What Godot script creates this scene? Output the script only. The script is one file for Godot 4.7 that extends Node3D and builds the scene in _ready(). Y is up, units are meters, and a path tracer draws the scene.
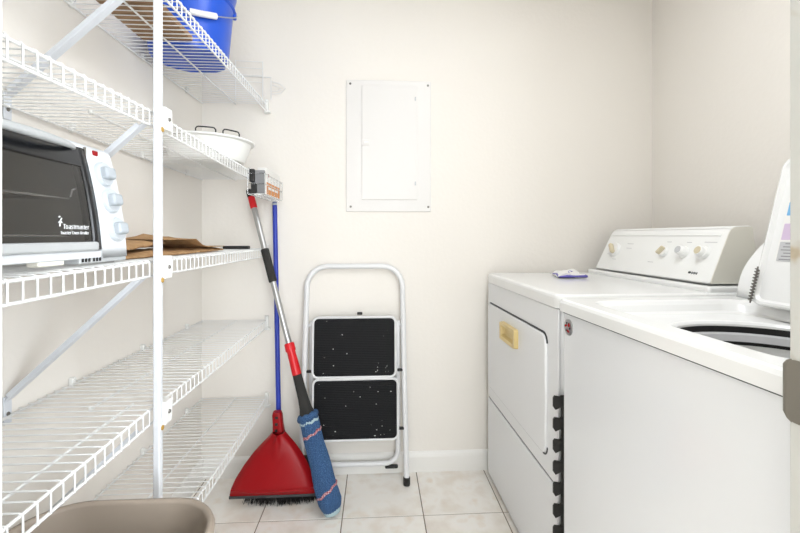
extends Node3D

# ---------------------------------------------------------------- mesh builder
class MB:
	var V := PackedVector3Array()
	var N := PackedVector3Array()
	var I := PackedInt32Array()

	# triangles in any consistent winding; turned so that the solid faces outwards
	func emit(verts: PackedVector3Array, norms: PackedVector3Array, tris: PackedInt32Array) -> void:
		var c := Vector3.ZERO
		for p in verts: c += p
		c /= maxf(1.0, verts.size())
		var vol := 0.0
		for k in range(0, tris.size(), 3):
			vol += (verts[tris[k]] - c).dot((verts[tris[k + 1]] - c).cross(verts[tris[k + 2]] - c))
		var flip := vol < 0.0
		var nn := norms
		if nn.is_empty():
			nn = PackedVector3Array(); nn.resize(verts.size())
			for k in range(0, tris.size(), 3):
				var a := verts[tris[k]]
				var n := (verts[tris[k + 1]] - a).cross(verts[tris[k + 2]] - a)
				if flip: n = -n
				for j in 3: nn[tris[k + j]] += n
			for k in nn.size():
				nn[k] = nn[k].normalized() if nn[k].length_squared() > 1e-20 else Vector3.UP
		var b := V.size()
		V.append_array(verts); N.append_array(nn)
		for k in range(0, tris.size(), 3):
			if flip: I.append_array([b + tris[k], b + tris[k + 1], b + tris[k + 2]])
			else: I.append_array([b + tris[k], b + tris[k + 2], b + tris[k + 1]])

	# smooth grid of rows; wrap joins the last column to the first; caps close the ends
	func grid(rows: Array, wrap := false, caps := false, wrap_rows := false) -> MB:
		var m: int = rows[0].size()
		var r: int = rows.size()
		var vs := PackedVector3Array()
		for row in rows: vs.append_array(row)
		var t := PackedInt32Array()
		var jm := m if wrap else m - 1
		var im := r if wrap_rows else r - 1
		for i in im:
			for j in jm:
				var a := i * m + j
				var bb := i * m + (j + 1) % m
				var i2 := (i + 1) % r
				var cc := i2 * m + (j + 1) % m
				var d := i2 * m + j
				t.append_array([a, bb, cc, a, cc, d])
		if not caps:
			emit(vs, PackedVector3Array(), t)
			return self
		# side normals first, caps with their own vertices
		var nn := PackedVector3Array(); nn.resize(vs.size())
		for k in range(0, t.size(), 3):
			var n := (vs[t[k + 1]] - vs[t[k]]).cross(vs[t[k + 2]] - vs[t[k]])
			for j in 3: nn[t[k + j]] += n
		for k in nn.size():
			nn[k] = nn[k].normalized() if nn[k].length_squared() > 1e-20 else Vector3.UP
		for e in [0, r - 1]:
			var c := Vector3.ZERO
			for j in m: c += rows[e][j]
			c /= m
			var n := Vector3.ZERO
			for j in m:
				var p: Vector3 = rows[e][j]
				var q: Vector3 = rows[e][(j + 1) % m]
				n += (p - c).cross(q - c)
			n = n.normalized() * (-1.0 if e == 0 else 1.0)
			var b := vs.size()
			vs.append(c); nn.append(n)
			for j in m:
				vs.append(rows[e][j]); nn.append(n)
			for j in m:
				if e == 0: t.append_array([b, b + 1 + (j + 1) % m, b + 1 + j])
				else: t.append_array([b, b + 1 + j, b + 1 + (j + 1) % m])
		# turn outwards
		var vol := 0.0
		var cen := vs[0]
		for k in range(0, t.size(), 3):
			vol += (vs[t[k]] - cen).dot((vs[t[k + 1]] - cen).cross(vs[t[k + 2]] - cen))
		if vol < 0.0:
			for k in nn.size(): nn[k] = -nn[k]
		emit(vs, nn, t)
		return self

	# box with rounded edges, centre + full size
	func rbox(c: Vector3, s: Vector3, r := 0.0, seg := 3, xf := Transform3D.IDENTITY) -> MB:
		var h := s * 0.5
		r = minf(r, minf(h.x, minf(h.y, h.z)))
		if r <= 0.0: seg = 0
		var inn := h - Vector3.ONE * r
		var cs := []
		for ax in 3:
			var l: Array[float] = []
			if seg == 0: l = [-h[ax], h[ax]]
			else:
				for k in seg + 1: l.append(-inn[ax] - r * tan(PI / 4 * (1.0 - float(k) / seg)))
				for k in seg + 1: l.append(inn[ax] + r * tan(PI / 4 * float(k) / seg))
			cs.append(l)
		for ax in 3:
			for sg in [-1.0, 1.0]:
				var u := (ax + 1) % 3
				var v := (ax + 2) % 3
				var vs := PackedVector3Array()
				var ns := PackedVector3Array()
				for a in cs[u]:
					for bq in cs[v]:
						var p := Vector3.ZERO
						p[ax] = sg * h[ax]; p[u] = a; p[v] = bq
						var q := p.clamp(-inn, inn)
						var n := Vector3.ZERO
						n[ax] = sg
						if r > 0.0:
							n = (p - q).normalized()
							p = q + n * r
						vs.append(xf * (c + p)); ns.append((xf.basis * n).normalized())
				var t := PackedInt32Array()
				var w: int = cs[v].size()
				for i in cs[u].size() - 1:
					for j in w - 1:
						var a0: int = i * w + j
						if sg > 0: t.append_array([a0, a0 + w, a0 + w + 1, a0, a0 + w + 1, a0 + 1])
						else: t.append_array([a0, a0 + w + 1, a0 + w, a0, a0 + 1, a0 + w + 1])
				var b := V.size()
				V.append_array(vs); N.append_array(ns)
				var det := xf.basis.determinant() > 0.0
				for k in range(0, t.size(), 3):
					if det: I.append_array([b + t[k], b + t[k + 2], b + t[k + 1]])
					else: I.append_array([b + t[k], b + t[k + 1], b + t[k + 2]])
		return self

	# tube along a path; rad is a float or an array with one radius a point
	func tube(path: Array, rad, sides := 8, closed := false, flat := 1.0) -> MB:
		var n := path.size()
		var tg := []
		for i in n:
			var a: Vector3 = path[(i - 1 + n) % n] if closed else path[maxi(i - 1, 0)]
			var b: Vector3 = path[(i + 1) % n] if closed else path[mini(i + 1, n - 1)]
			tg.append((b - a).normalized())
		var t0: Vector3 = tg[0]
		var nrm := t0.cross(Vector3.UP if absf(t0.y) < 0.9 else Vector3.RIGHT).normalized()
		var rows := []
		for i in n:
			var t: Vector3 = tg[i]
			nrm = (nrm - t * nrm.dot(t)).normalized()
			var bn := t.cross(nrm)
			var r: float = rad[i] if rad is Array else rad
			var row := PackedVector3Array()
			for k in sides:
				var a := TAU * k / sides
				row.append(path[i] + nrm * cos(a) * r + bn * sin(a) * r * flat)
			rows.append(row)
		grid(rows, true, not closed, closed)
		return self

	# profile of Vector2(radius, y) turned round the y axis
	func lathe(prof: Array, seg := 32, xf := Transform3D.IDENTITY, closed := false) -> MB:
		# split at sharp corners so that edges stay crisp
		var runs := []
		var run := [prof[0]]
		for k in range(1, prof.size()):
			run.append(prof[k])
			if k < prof.size() - 1:
				var a: Vector2 = (prof[k] - prof[k - 1]).normalized()
				var b: Vector2 = (prof[k + 1] - prof[k]).normalized()
				if a.dot(b) < 0.8:
					runs.append(run); run = [prof[k]]
		runs.append(run)
		var area := 0.0
		for k in prof.size():
			var a: Vector2 = prof[k]
			var b: Vector2 = prof[(k + 1) % prof.size()]
			area += a.x * b.y - b.x * a.y
		for rr in runs:
			var vs := PackedVector3Array()
			var ns := PackedVector3Array()
			var t := PackedInt32Array()
			for i in rr.size():
				var a: Vector2 = rr[maxi(i - 1, 0)]
				var b: Vector2 = rr[mini(i + 1, rr.size() - 1)]
				var d := (b - a).normalized()
				var nd := Vector2(d.y, -d.x) * (1.0 if area > 0 else -1.0)
				for k in seg:
					var an := TAU * k / seg
					vs.append(xf * Vector3(rr[i].x * cos(an), rr[i].y, rr[i].x * sin(an)))
					ns.append((xf.basis * Vector3(nd.x * cos(an), nd.y, nd.x * sin(an))).normalized())
			var b0 := V.size()
			V.append_array(vs); N.append_array(ns)
			for i in rr.size() - 1:
				for k in seg:
					var p: int = i * seg + k
					var q: int = i * seg + (k + 1) % seg
					var o := [p, p + seg, q + seg, p, q + seg, q]
					if area > 0: o = [p, q + seg, p + seg, p, q, q + seg]
					for z in o: I.append(b0 + z)
		return self

	# stacked closed outlines (arrays of Vector3): each band has its own edge; ends capped
	func loft(rings: Array, cap0 := true, cap1 := true) -> MB:
		for i in rings.size() - 1:
			band(rings[i], rings[i + 1], rings)
		for e in 2:
			if (e == 0 and not cap0) or (e == 1 and not cap1): continue
			var ring: Array = rings[0] if e == 0 else rings[-1]
			var other: Array = rings[1] if e == 0 else rings[-2]
			fan(ring, mid(ring) - mid(other) if mid(ring).distance_to(mid(other)) > 1e-6 else Vector3.UP)
		return self

	func mid(a: Array) -> Vector3:
		var c := Vector3.ZERO
		for p in a: c += p
		return c / a.size()

	func band(a: Array, b: Array, _rings) -> void:
		var m := a.size()
		var c := (mid(a) + mid(b)) * 0.5
		var vs := PackedVector3Array()
		var t := PackedInt32Array()
		for p in a: vs.append(p)
		for p in b: vs.append(p)
		for j in m:
			var k := (j + 1) % m
			t.append_array([j, k, m + k, j, m + k, m + j])
		var nn := PackedVector3Array(); nn.resize(vs.size())
		var sgn := 0.0
		for k in range(0, t.size(), 3):
			var n := (vs[t[k + 1]] - vs[t[k]]).cross(vs[t[k + 2]] - vs[t[k]])
			sgn += n.dot((vs[t[k]] + vs[t[k + 1]] + vs[t[k + 2]]) / 3.0 - c)
			for j in 3: nn[t[k + j]] += n
		var f := 1.0 if sgn >= 0.0 else -1.0
		for k in nn.size(): nn[k] = nn[k].normalized() * f
		var b0 := V.size()
		V.append_array(vs); N.append_array(nn)
		for k in range(0, t.size(), 3):
			if f > 0: I.append_array([b0 + t[k], b0 + t[k + 2], b0 + t[k + 1]])
			else: I.append_array([b0 + t[k], b0 + t[k + 1], b0 + t[k + 2]])

	# flat closed outline, triangulated
	func fan(ring: Array, out: Vector3) -> void:
		out = out.normalized()
		var c := mid(ring)
		var ux: Vector3 = (ring[1] - ring[0]).normalized()
		ux = (ux - out * ux.dot(out)).normalized()
		var uy := out.cross(ux)
		var p2 := PackedVector2Array()
		for p in ring: p2.append(Vector2((p - c).dot(ux), (p - c).dot(uy)))
		var t := Geometry2D.triangulate_polygon(p2)
		var b0 := V.size()
		for p in ring:
			V.append(p); N.append(out)
		for k in range(0, t.size(), 3):
			var n: Vector3 = (ring[t[k + 1]] - ring[t[k]]).cross(ring[t[k + 2]] - ring[t[k]])
			if n.dot(out) > 0: I.append_array([b0 + t[k], b0 + t[k + 2], b0 + t[k + 1]])
			else: I.append_array([b0 + t[k], b0 + t[k + 1], b0 + t[k + 2]])

	func mesh() -> ArrayMesh:
		var a := []
		a.resize(Mesh.ARRAY_MAX)
		a[Mesh.ARRAY_VERTEX] = V; a[Mesh.ARRAY_NORMAL] = N; a[Mesh.ARRAY_INDEX] = I
		var m := ArrayMesh.new()
		m.add_surface_from_arrays(Mesh.PRIMITIVE_TRIANGLES, a)
		return m

# ---------------------------------------------------------------- scene helpers
var taken := {}
var rng := RandomNumberGenerator.new()

func numbered(called: String) -> String:
	if not taken.has(called):
		taken[called] = 0
		return called
	taken[called] += 1
	return "%s_%03d" % [called, taken[called]]

func w(x: float, y: float, d: float) -> Vector3: return Vector3(x, y, -d)

func tag(o: Node, label: String, category: String, group := "") -> void:
	o.set_meta("label", label); o.set_meta("category", category)
	if group: o.set_meta("group", group)

func thing(called: String, label: String, category: String, at := Vector3.ZERO, turn := 0.0, group := "") -> Node3D:
	var o := Node3D.new()
	o.name = numbered(called)
	add_child(o)
	o.position = at; o.rotation.y = turn
	tag(o, label, category, group)
	return o

# a part in the thing's own coordinates
func part(called: String, mb, m: Material, parent: Node3D, at := Vector3.ZERO) -> MeshInstance3D:
	var o := MeshInstance3D.new()
	o.mesh = mb.mesh() if mb is MB else mb
	o.material_override = m
	o.name = called
	o.position = at
	parent.add_child(o, true)
	return o

# a part whose points are given in room coordinates; the parent stands unrotated
func wpart(called: String, mb, m: Material, parent: Node3D) -> MeshInstance3D:
	return part(called, mb, m, parent, -parent.position if parent.get_parent() == self else Vector3.ZERO)

func solo(called: String, mb, m: Material, label: String, category: String, group := "") -> MeshInstance3D:
	var o := part(numbered(called), mb, m, self)
	tag(o, label, category, group)
	return o

func struct(called: String, mb, m: Material) -> MeshInstance3D:
	var o := part(called, mb, m, self)
	o.set_meta("kind", "structure")
	return o

func bx(x0: float, x1: float, y0: float, y1: float, d0: float, d1: float, r := 0.0) -> MB:
	return MB.new().rbox(Vector3((x0 + x1) / 2, (y0 + y1) / 2, -(d0 + d1) / 2), Vector3(absf(x1 - x0), absf(y1 - y0), absf(d1 - d0)), r)

func mat(c: String, rough := 0.5, metal := 0.0, spec := 0.5) -> StandardMaterial3D:
	var m := StandardMaterial3D.new()
	m.albedo_color = Color(c); m.roughness = rough; m.metallic = metal; m.metallic_specular = spec
	return m

func noise_image(size: int, freq: float, octaves: int, sd: int, ramp: Array, kind := FastNoiseLite.TYPE_SIMPLEX_SMOOTH, stretch := 1.0) -> ImageTexture:
	var n := FastNoiseLite.new()
	n.seed = sd; n.frequency = freq; n.fractal_octaves = octaves; n.noise_type = kind
	var g := Gradient.new()
	g.offsets = PackedFloat32Array(ramp[0]); 
	var cols := PackedColorArray()
	for c in ramp[1]: cols.append(Color(c))
	g.colors = cols
	var im := Image.create(size, size, true, Image.FORMAT_RGB8)
	var src := n.get_seamless_image(size, size)
	for y in size:
		for x in size:
			im.set_pixel(x, y, g.sample(src.get_pixel(x, int(y * stretch) % size).r))
	im.generate_mipmaps()
	return ImageTexture.create_from_image(im)

func bump(size: int, freq: float, octaves: int, sd: int, strength: float) -> ImageTexture:
	var n := FastNoiseLite.new()
	n.seed = sd; n.frequency = freq; n.fractal_octaves = octaves
	var im := n.get_seamless_image(size, size)
	im.convert(Image.FORMAT_RGBA8)
	im.bump_map_to_normal_map(strength)
	im.generate_mipmaps()
	return ImageTexture.create_from_image(im)

func tri(m: StandardMaterial3D, scale: float) -> StandardMaterial3D:
	m.uv1_triplanar = true; m.uv1_world_triplanar = true
	m.uv1_scale = Vector3.ONE * scale
	return m

func rrect(cx: float, cy: float, ww: float, hh: float, r: float, seg := 5) -> PackedVector2Array:
	var p := PackedVector2Array()
	r = clampf(r, 0.0002, minf(ww, hh) / 2 - 0.0001)
	for q in 4:
		var ox := cx + (ww / 2 - r) * (1 if q == 0 or q == 3 else -1)
		var oy := cy + (hh / 2 - r) * (1 if q < 2 else -1)
		for k in seg + 1:
			var a := PI / 2 * (q + float(k) / seg)
			p.append(Vector2(ox + r * cos(a), oy + r * sin(a)))
	return p

# rounded plate: outline in a plane (o + x*ux + y*uy), raised along uz by depth, with a bevel
func plate(mb: MB, o: Vector3, ux: Vector3, uy: Vector3, uz: Vector3, ww: float, hh: float, r: float, depth: float, bev := 0.002) -> MB:
	var rings := []
	for s in [[0.0, 0.0], [0.0, depth - bev], [bev * 0.3, depth - bev * 0.3], [bev, depth]]:
		var ring := []
		for p in rrect(0, 0, ww - 2 * s[0], hh - 2 * s[0], r - s[0]): ring.append(o + ux * p.x + uy * p.y + uz * s[1])
		rings.append(ring)
	return mb.loft(rings)

func arc(c: Vector3, u: Vector3, v: Vector3, r: float, a0: float, a1: float, n: int) -> Array:
	var o := []
	for k in n + 1:
		var a := lerpf(a0, a1, float(k) / n)
		o.append(c + u * cos(a) * r + v * sin(a) * r)
	return o

func text(s: String, size: float, depth := 0.0006) -> TextMesh:
	var t := TextMesh.new()
	var f := SystemFont.new()
	f.font_names = PackedStringArray(["Droid Sans"])
	t.font = f; t.text = s; t.font_size = 24; t.depth = depth
	t.pixel_size = size / 24.0
	t.curve_step = 2.0
	return t

# ---------------------------------------------------------------- room measures
const BACK := 1.955      # depth of the back wall from the camera's door line
const LEFT := -0.80
const RIGHT := 1.346
const FRONT := 0.46      # closet side of the door wall
const CEIL := 2.44
const EYE := 1.11
const FOCAL := 415.0     # pixels at 800 wide
const TILE := 0.3215
const HALL_BACK := -2.3
const HALL_RIGHT := 1.7
const FILL_TINT := Color(0.935, 0.966, 1.0)

var M := {}

func _ready() -> void:
	rng.seed = 7
	# camera
	var cam := Camera3D.new()
	cam.name = "camera"
	cam.position = Vector3(0, EYE, 0)
	cam.rotation.y = -0.0573
	cam.projection = Camera3D.PROJECTION_FRUSTUM
	cam.near = 0.05; cam.far = 50.0
	cam.size = 0.05 * 533.0 / FOCAL
	cam.frustum_offset = Vector2(0, -0.05 * 30.5 / FOCAL)
	cam.current = true
	add_child(cam)
	# air and exposure
	var we := WorldEnvironment.new()
	we.name = "environment"
	var e := Environment.new()
	e.background_mode = Environment.BG_COLOR
	e.background_color = Color("c9d3de")
	e.tonemap_mode = Environment.TONE_MAPPER_LINEAR
	e.tonemap_exposure = 0.89
	e.sdfgi_enabled = true; e.ssao_enabled = true; e.ssil_enabled = true
	we.environment = e
	add_child(we)
	materials()
	lamps()
	shell()
	tiles()
	dryer()
	washer()
	rubber_mat()
	shelves()
	panel()
	stool()
	toaster_oven()
	bucket()
	basin()
	board_and_bags()
	bin()
	broom()
	dustpan()
	mop()
	baskets()
	packet()

func materials() -> void:
	M.wall = mat("f1ece4", 0.75, 0.0, 0.3)
	M.wall.normal_enabled = true
	M.wall.normal_texture = bump(256, 0.05, 3, 3, 2.0)
	M.wall.normal_scale = 0.12
	tri(M.wall, 3.0)
	M.ceil = mat("f6f4f1", 0.9, 0.0, 0.2)
	M.trim = mat("f2f0eb", 0.35)
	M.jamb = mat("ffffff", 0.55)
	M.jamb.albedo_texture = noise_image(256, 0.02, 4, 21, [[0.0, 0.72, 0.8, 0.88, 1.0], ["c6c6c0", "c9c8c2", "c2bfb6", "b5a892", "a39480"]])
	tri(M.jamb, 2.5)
	M.grout = mat("8d8072", 0.9)
	M.tile = []
	for k in 4:
		var t := mat("ffffff", 0.32)
		t.albedo_texture = noise_image(256, 0.012, 5, 40 + k, [[0.0, 0.3, 0.5, 0.68, 1.0], [["e6dccf", "e9dfd3", "e6ddd2", "eae0d3"][k], "efe8de", "f5f0e8", "f6f2eb", "ebdfd0"]])
		tri(t, 1.7 + 0.13 * k)
		M.tile.append(t)
	M.enamel = mat("f1f1ef", 0.16)
	M.enamel_front = mat("ecedee", 0.14)
	M.console = mat("f6f6f3", 0.35)
	M.cream = mat("ebe8dc", 0.45)
	M.tan_knob = mat("d8ccae", 0.4)
	M.gold = mat("dcc487", 0.35)
	M.gold_dark = mat("b8923f", 0.4)
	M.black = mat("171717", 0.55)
	M.rubber = mat("2b2a28", 0.85)
	M.wire = mat("eeeeec", 0.32)
	M.post = mat("dcdee1", 0.3)
	M.brace = mat("d8dbe0", 0.35)
	M.screw = mat("7d7a75", 0.4, 0.8)
	M.steel = mat("b9babb", 0.3, 0.9)
	M.chrome = mat("d8d9da", 0.15, 1.0)
	M.panel = mat("e6e3df", 0.4)
	M.white_plastic = mat("efefeb", 0.35)
	M.stool = mat("e6e6e6", 0.28)
	M.tread = mat("141517", 0.65, 0.0, 0.35)
	M.fleck = mat("dcdcd8", 0.8)
	M.blue = mat("1f55c8", 0.32)
	M.blue_pole = mat("2138a6", 0.35)
	M.red = mat("960b13", 0.38, 0.0, 0.35)
	M.red_bright = mat("d4141f", 0.35)
	M.bristle = mat("1c1815", 0.8)
	M.mop_blue = mat("ffffff", 0.95)
	M.mop_blue.albedo_texture = noise_image(256, 0.06, 3, 61, [[0.0, 0.45, 0.6, 1.0], ["1c3352", "2a4a72", "3c5f8a", "6484a8"]])
	tri(M.mop_blue, 14.0)
	M.mop_pale = mat("a9bfc4", 0.9)
	M.mop_red = mat("ffffff", 0.95)
	M.mop_red.albedo_texture = noise_image(128, 0.09, 2, 62, [[0.0, 0.55, 0.62, 1.0], ["8e1426", "98202f", "d5cccf", "ece6e6"]])
	tri(M.mop_red, 16.0)
	M.kraft = mat("ffffff", 0.85)
	M.kraft.albedo_texture = noise_image(256, 0.03, 4, 63, [[0.0, 0.5, 1.0], ["a57f54", "b48c60", "c19c70"]])
	tri(M.kraft, 5.0)
	M.wood = mat("ffffff", 0.6)
	M.wood.albedo_texture = grain()
	tri(M.wood, 2.2)
	M.bin = mat("9a8d7f", 0.45)
	M.oven_white = mat("dfe2e5", 0.28)
	M.oven_grey = mat("b9bcbd", 0.35)
	M.oven_black = mat("14161a", 0.22)
	M.cavity = mat("8a8680", 0.45, 0.5)
	M.knob_grey = mat("aeb5bb", 0.3)
	M.knob_pale = mat("c7cdd2", 0.3)
	M.glass = mat("2a2824", 0.04)
	M.glass.transparency = BaseMaterial3D.TRANSPARENCY_ALPHA
	M.glass.albedo_color.a = 0.48
	M.print_white = mat("e8eaec", 0.5)
	M.print_grey = mat("8b8b8c", 0.6)
	M.print_dark = mat("2c2c30", 0.5)
	M.orange = mat("d98b3f", 0.6)
	M.paper = mat("f0eeea", 0.7)
	M.label_blue = mat("78b6e2", 0.6)
	M.label_pink = mat("d6c2da", 0.6)
	M.label_grey = mat("c9c9ca", 0.6)
	M.violet = mat("6a63b8", 0.4)
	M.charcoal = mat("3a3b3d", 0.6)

# plank grain: long dark and light streaks
func grain() -> ImageTexture:
	var n := FastNoiseLite.new()
	n.seed = 77; n.frequency = 0.02; n.fractal_octaves = 4
	var im := Image.create(256, 256, true, Image.FORMAT_RGB8)
	for y in 256:
		for x in 256:
			var v := n.get_noise_2d(x * 0.35, y * 3.2) * 0.5 + 0.5
			v += 0.18 * n.get_noise_2d(x * 2.0, y * 9.0)
			im.set_pixel(x, y, Color("7d5f41").lerp(Color("b8946c"), clampf(v, 0, 1)))
	im.generate_mipmaps()
	return ImageTexture.create_from_image(im)

# ---------------------------------------------------------------- lamps
func dome_lamp(at: Vector3, size: float, energy: float, col: Color, glow: float, label: String) -> void:
	var t := thing("ceiling_lamp", label, "lamp", at)
	part("base", MB.new().lathe([Vector2(0.001, 0), Vector2(size * 0.56, 0), Vector2(size * 0.56, -0.025), Vector2(0.001, -0.025)], 32), M.white_plastic, t)
	var g := mat("ffffff", 0.4)
	g.emission_enabled = true; g.emission = col; g.emission_energy_multiplier = glow
	var prof := [Vector2(size * 0.52, -0.025)]
	for k in range(1, 9):
		var a := PI / 2 * k / 8.0
		prof.append(Vector2(maxf(0.001, size * 0.52 * cos(a)), -0.025 - 0.055 * sin(a)))
	part("shade", MB.new().lathe(prof, 32), g, t)
	var l := AreaLight3D.new()
	l.name = "light"
	l.area_size = Vector2(size, size)
	l.light_color = col; l.light_energy = energy
	l.area_range = 12.0
	l.shadow_enabled = true
	l.position = Vector3(0, -0.085, 0)
	l.rotation.x = -PI / 2
	t.add_child(l)

func lamps() -> void:
	dome_lamp(w(0.50, CEIL, 0.76), 0.46, 1.22, Color(0.96, 0.978, 1.0), 1.2, "round white dome lamp on the laundry closet ceiling")
	# unseen fill lights added behind the camera, shaped as two hall windows
	fill_window("fill_window_1", w(0.7, 1.3, HALL_BACK), 1.8, 1.5, 0.0, 4.5)
	fill_window("fill_window_2", w(HALL_RIGHT, 1.3, -1.2), 1.8, 1.5, PI / 2, 6.9)

# made-up glowing window, added in a hall wall to brighten the closet: at = middle of the opening on the room side; it faces local -z
func fill_window(called: String, at: Vector3, ww: float, hh: float, turn: float, energy: float) -> void:
	var t := Node3D.new()
	t.name = called
	t.set_meta("kind", "structure")
	add_child(t)
	t.position = at; t.rotation.y = turn
	var g := mat("ffffff", 0.5)
	g.emission_enabled = true; g.emission = FILL_TINT; g.emission_energy_multiplier = 1.0
	part("glow_panel", MB.new().rbox(Vector3(0, 0, 0.045), Vector3(ww - 0.06, hh - 0.06, 0.006), 0.0), g, t)
	for s in [-1.0, 1.0]:
		part("frame", MB.new().rbox(Vector3(s * (ww / 2 - 0.02), 0, 0.05), Vector3(0.04, hh, 0.06), 0.004, 2), M.trim, t)
		part("frame", MB.new().rbox(Vector3(0, s * (hh / 2 - 0.02), 0.05), Vector3(ww - 0.08, 0.04, 0.06), 0.004, 2), M.trim, t)
	var l := AreaLight3D.new()
	l.name = "fill_light"
	l.area_size = Vector2(ww - 0.08, hh - 0.08)
	l.light_color = FILL_TINT; l.light_energy = energy
	l.area_range = 12.0
	l.shadow_enabled = true
	l.position = Vector3(0, 0, 0.015)
	t.add_child(l)

# ---------------------------------------------------------------- shell
func shell() -> void:
	var t := 0.1
	struct("wall_back", bx(LEFT - t, RIGHT + t, 0, CEIL, BACK, BACK + t), M.wall)
	struct("wall_left", bx(LEFT - t, LEFT, 0, CEIL, FRONT, BACK), M.wall)
	struct("wall_right", bx(RIGHT, RIGHT + t, 0, CEIL, FRONT, BACK), M.wall)
	struct("ceiling", bx(LEFT - t, RIGHT + t, CEIL, CEIL + t, FRONT, BACK + t), M.ceil)
	# the wall with the doorway in which the camera looks
	var fw := MB.new()
	var jl := -0.392
	var jr := 0.484
	var d0 := FRONT - 0.115
	for a in [[LEFT - t, jl - 0.019, 0.0, CEIL], [jr + 0.019, RIGHT + t, 0.0, CEIL], [jl - 0.019, jr + 0.019, 2.06, CEIL]]:
		fw.rbox(Vector3((a[0] + a[1]) / 2, (a[2] + a[3]) / 2, -(d0 + FRONT) / 2), Vector3(a[1] - a[0], a[3] - a[2], 0.115))
	struct("wall_front", fw, M.wall)
	var door := Node3D.new()
	door.name = "door_1"
	door.set_meta("kind", "structure")
	add_child(door)
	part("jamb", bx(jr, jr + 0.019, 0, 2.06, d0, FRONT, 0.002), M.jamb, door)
	part("jamb", bx(jl - 0.019, jl, 0, 2.06, d0, FRONT, 0.002), M.trim, door)
	part("jamb", bx(jl - 0.019, jr + 0.019, 2.041, 2.06, d0, FRONT, 0.002), M.trim, door)
	# strike plate let into the jamb, its lip bent round the edge
	var sp := MB.new()
	plate(sp, w(jr, 0.93, FRONT - 0.024), Vector3(0, 0, -1), Vector3.UP, Vector3(-1, 0, 0), 0.05, 0.073, 0.008, 0.0016, 0.0006)
	var s0 := []
	for q in [[0.893, 0.1], [0.896, 0.6], [0.902, 1.0], [0.958, 1.0], [0.964, 0.6], [0.967, 0.1]]:
		var row := PackedVector3Array()
		for p in [[-0.0012, -0.004], [-0.0016, 0.002], [-0.0020, 0.005], [0.001, 0.009], [0.006, 0.0105]]:
			row.append(w(jr + lerpf(-0.0012, p[0], q[1]), q[0], FRONT - 0.004 + (p[1] + 0.004) * q[1]))
		s0.append(row)
	sp.grid(s0)
	var plate_mat := mat("8f8a80", 0.45, 0.7)
	part("strike_plate", sp, plate_mat, door)
	# baseboards
	var prof := [Vector2(0, 0), Vector2(0.013, 0), Vector2(0.013, 0.07), Vector2(0.010, 0.083), Vector2(0.005, 0.09), Vector2(0, 0.093)]
	var runs := {
		"baseboard_back": [w(LEFT + 0.013, 0, BACK), w(RIGHT, 0, BACK), Vector3(0, 0, 1)],
		"baseboard_left": [w(LEFT, 0, FRONT), w(LEFT, 0, BACK), Vector3(1, 0, 0)],
		"baseboard_right": [w(RIGHT, 0, FRONT), w(RIGHT, 0, BACK - 0.013), Vector3(-1, 0, 0)],
	}
	for k in runs:
		var a: Vector3 = runs[k][0]
		var b: Vector3 = runs[k][1]
		var o: Vector3 = runs[k][2]
		var ra := []
		var rb := []
		for p in prof:
			ra.append(a + o * p.x + Vector3.UP * p.y); rb.append(b + o * p.x + Vector3.UP * p.y)
		var mb := MB.new()
		for j in prof.size():
			var j2 := (j + 1) % prof.size()
			var n: Vector3 = (rb[j] - ra[j]).cross(ra[j2] - ra[j])
			mb.fan([ra[j], rb[j], rb[j2], ra[j2]], n if n.dot((ra[j] + ra[j2]) / 2 - mb.mid(ra)) > 0 else -n)
		mb.fan(ra, a - b); mb.fan(rb, b - a)
		struct(k, mb, M.trim)
	# the hall the photograph is taken from
	var hb := HALL_BACK
	var hr := HALL_RIGHT
	struct("floor_hall", bx(-1.3, hr, -0.1, 0, hb, FRONT - 0.115), M.tile[0])
	struct("ceiling_hall", bx(-1.4, hr + t, CEIL, CEIL + t, hb - t, FRONT), M.ceil)
	struct("wall_hall_left", bx(-1.4, -1.3, 0, CEIL, hb, FRONT), M.wall)
	# right and rear hall walls, each round the opening of its added fill window
	var wr := MB.new()
	for a in [[hb, -2.1, 0.0, CEIL], [-0.3, FRONT, 0.0, CEIL], [-2.1, -0.3, 0.0, 0.55], [-2.1, -0.3, 2.05, CEIL]]:
		wr.rbox(Vector3(hr + t / 2, (a[2] + a[3]) / 2, -(a[0] + a[1]) / 2), Vector3(t, a[3] - a[2], a[1] - a[0]))
	struct("wall_hall_right", wr, M.wall)
	var wb := MB.new()
	for a in [[-1.4, -0.2, 0.0, CEIL], [1.6, hr + t, 0.0, CEIL], [-0.2, 1.6, 0.0, 0.55], [-0.2, 1.6, 2.05, CEIL]]:
		wb.rbox(Vector3((a[0] + a[1]) / 2, (a[2] + a[3]) / 2, -hb + t / 2), Vector3(a[1] - a[0], a[3] - a[2], t))
	struct("wall_hall_back", wb, M.wall)

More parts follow.
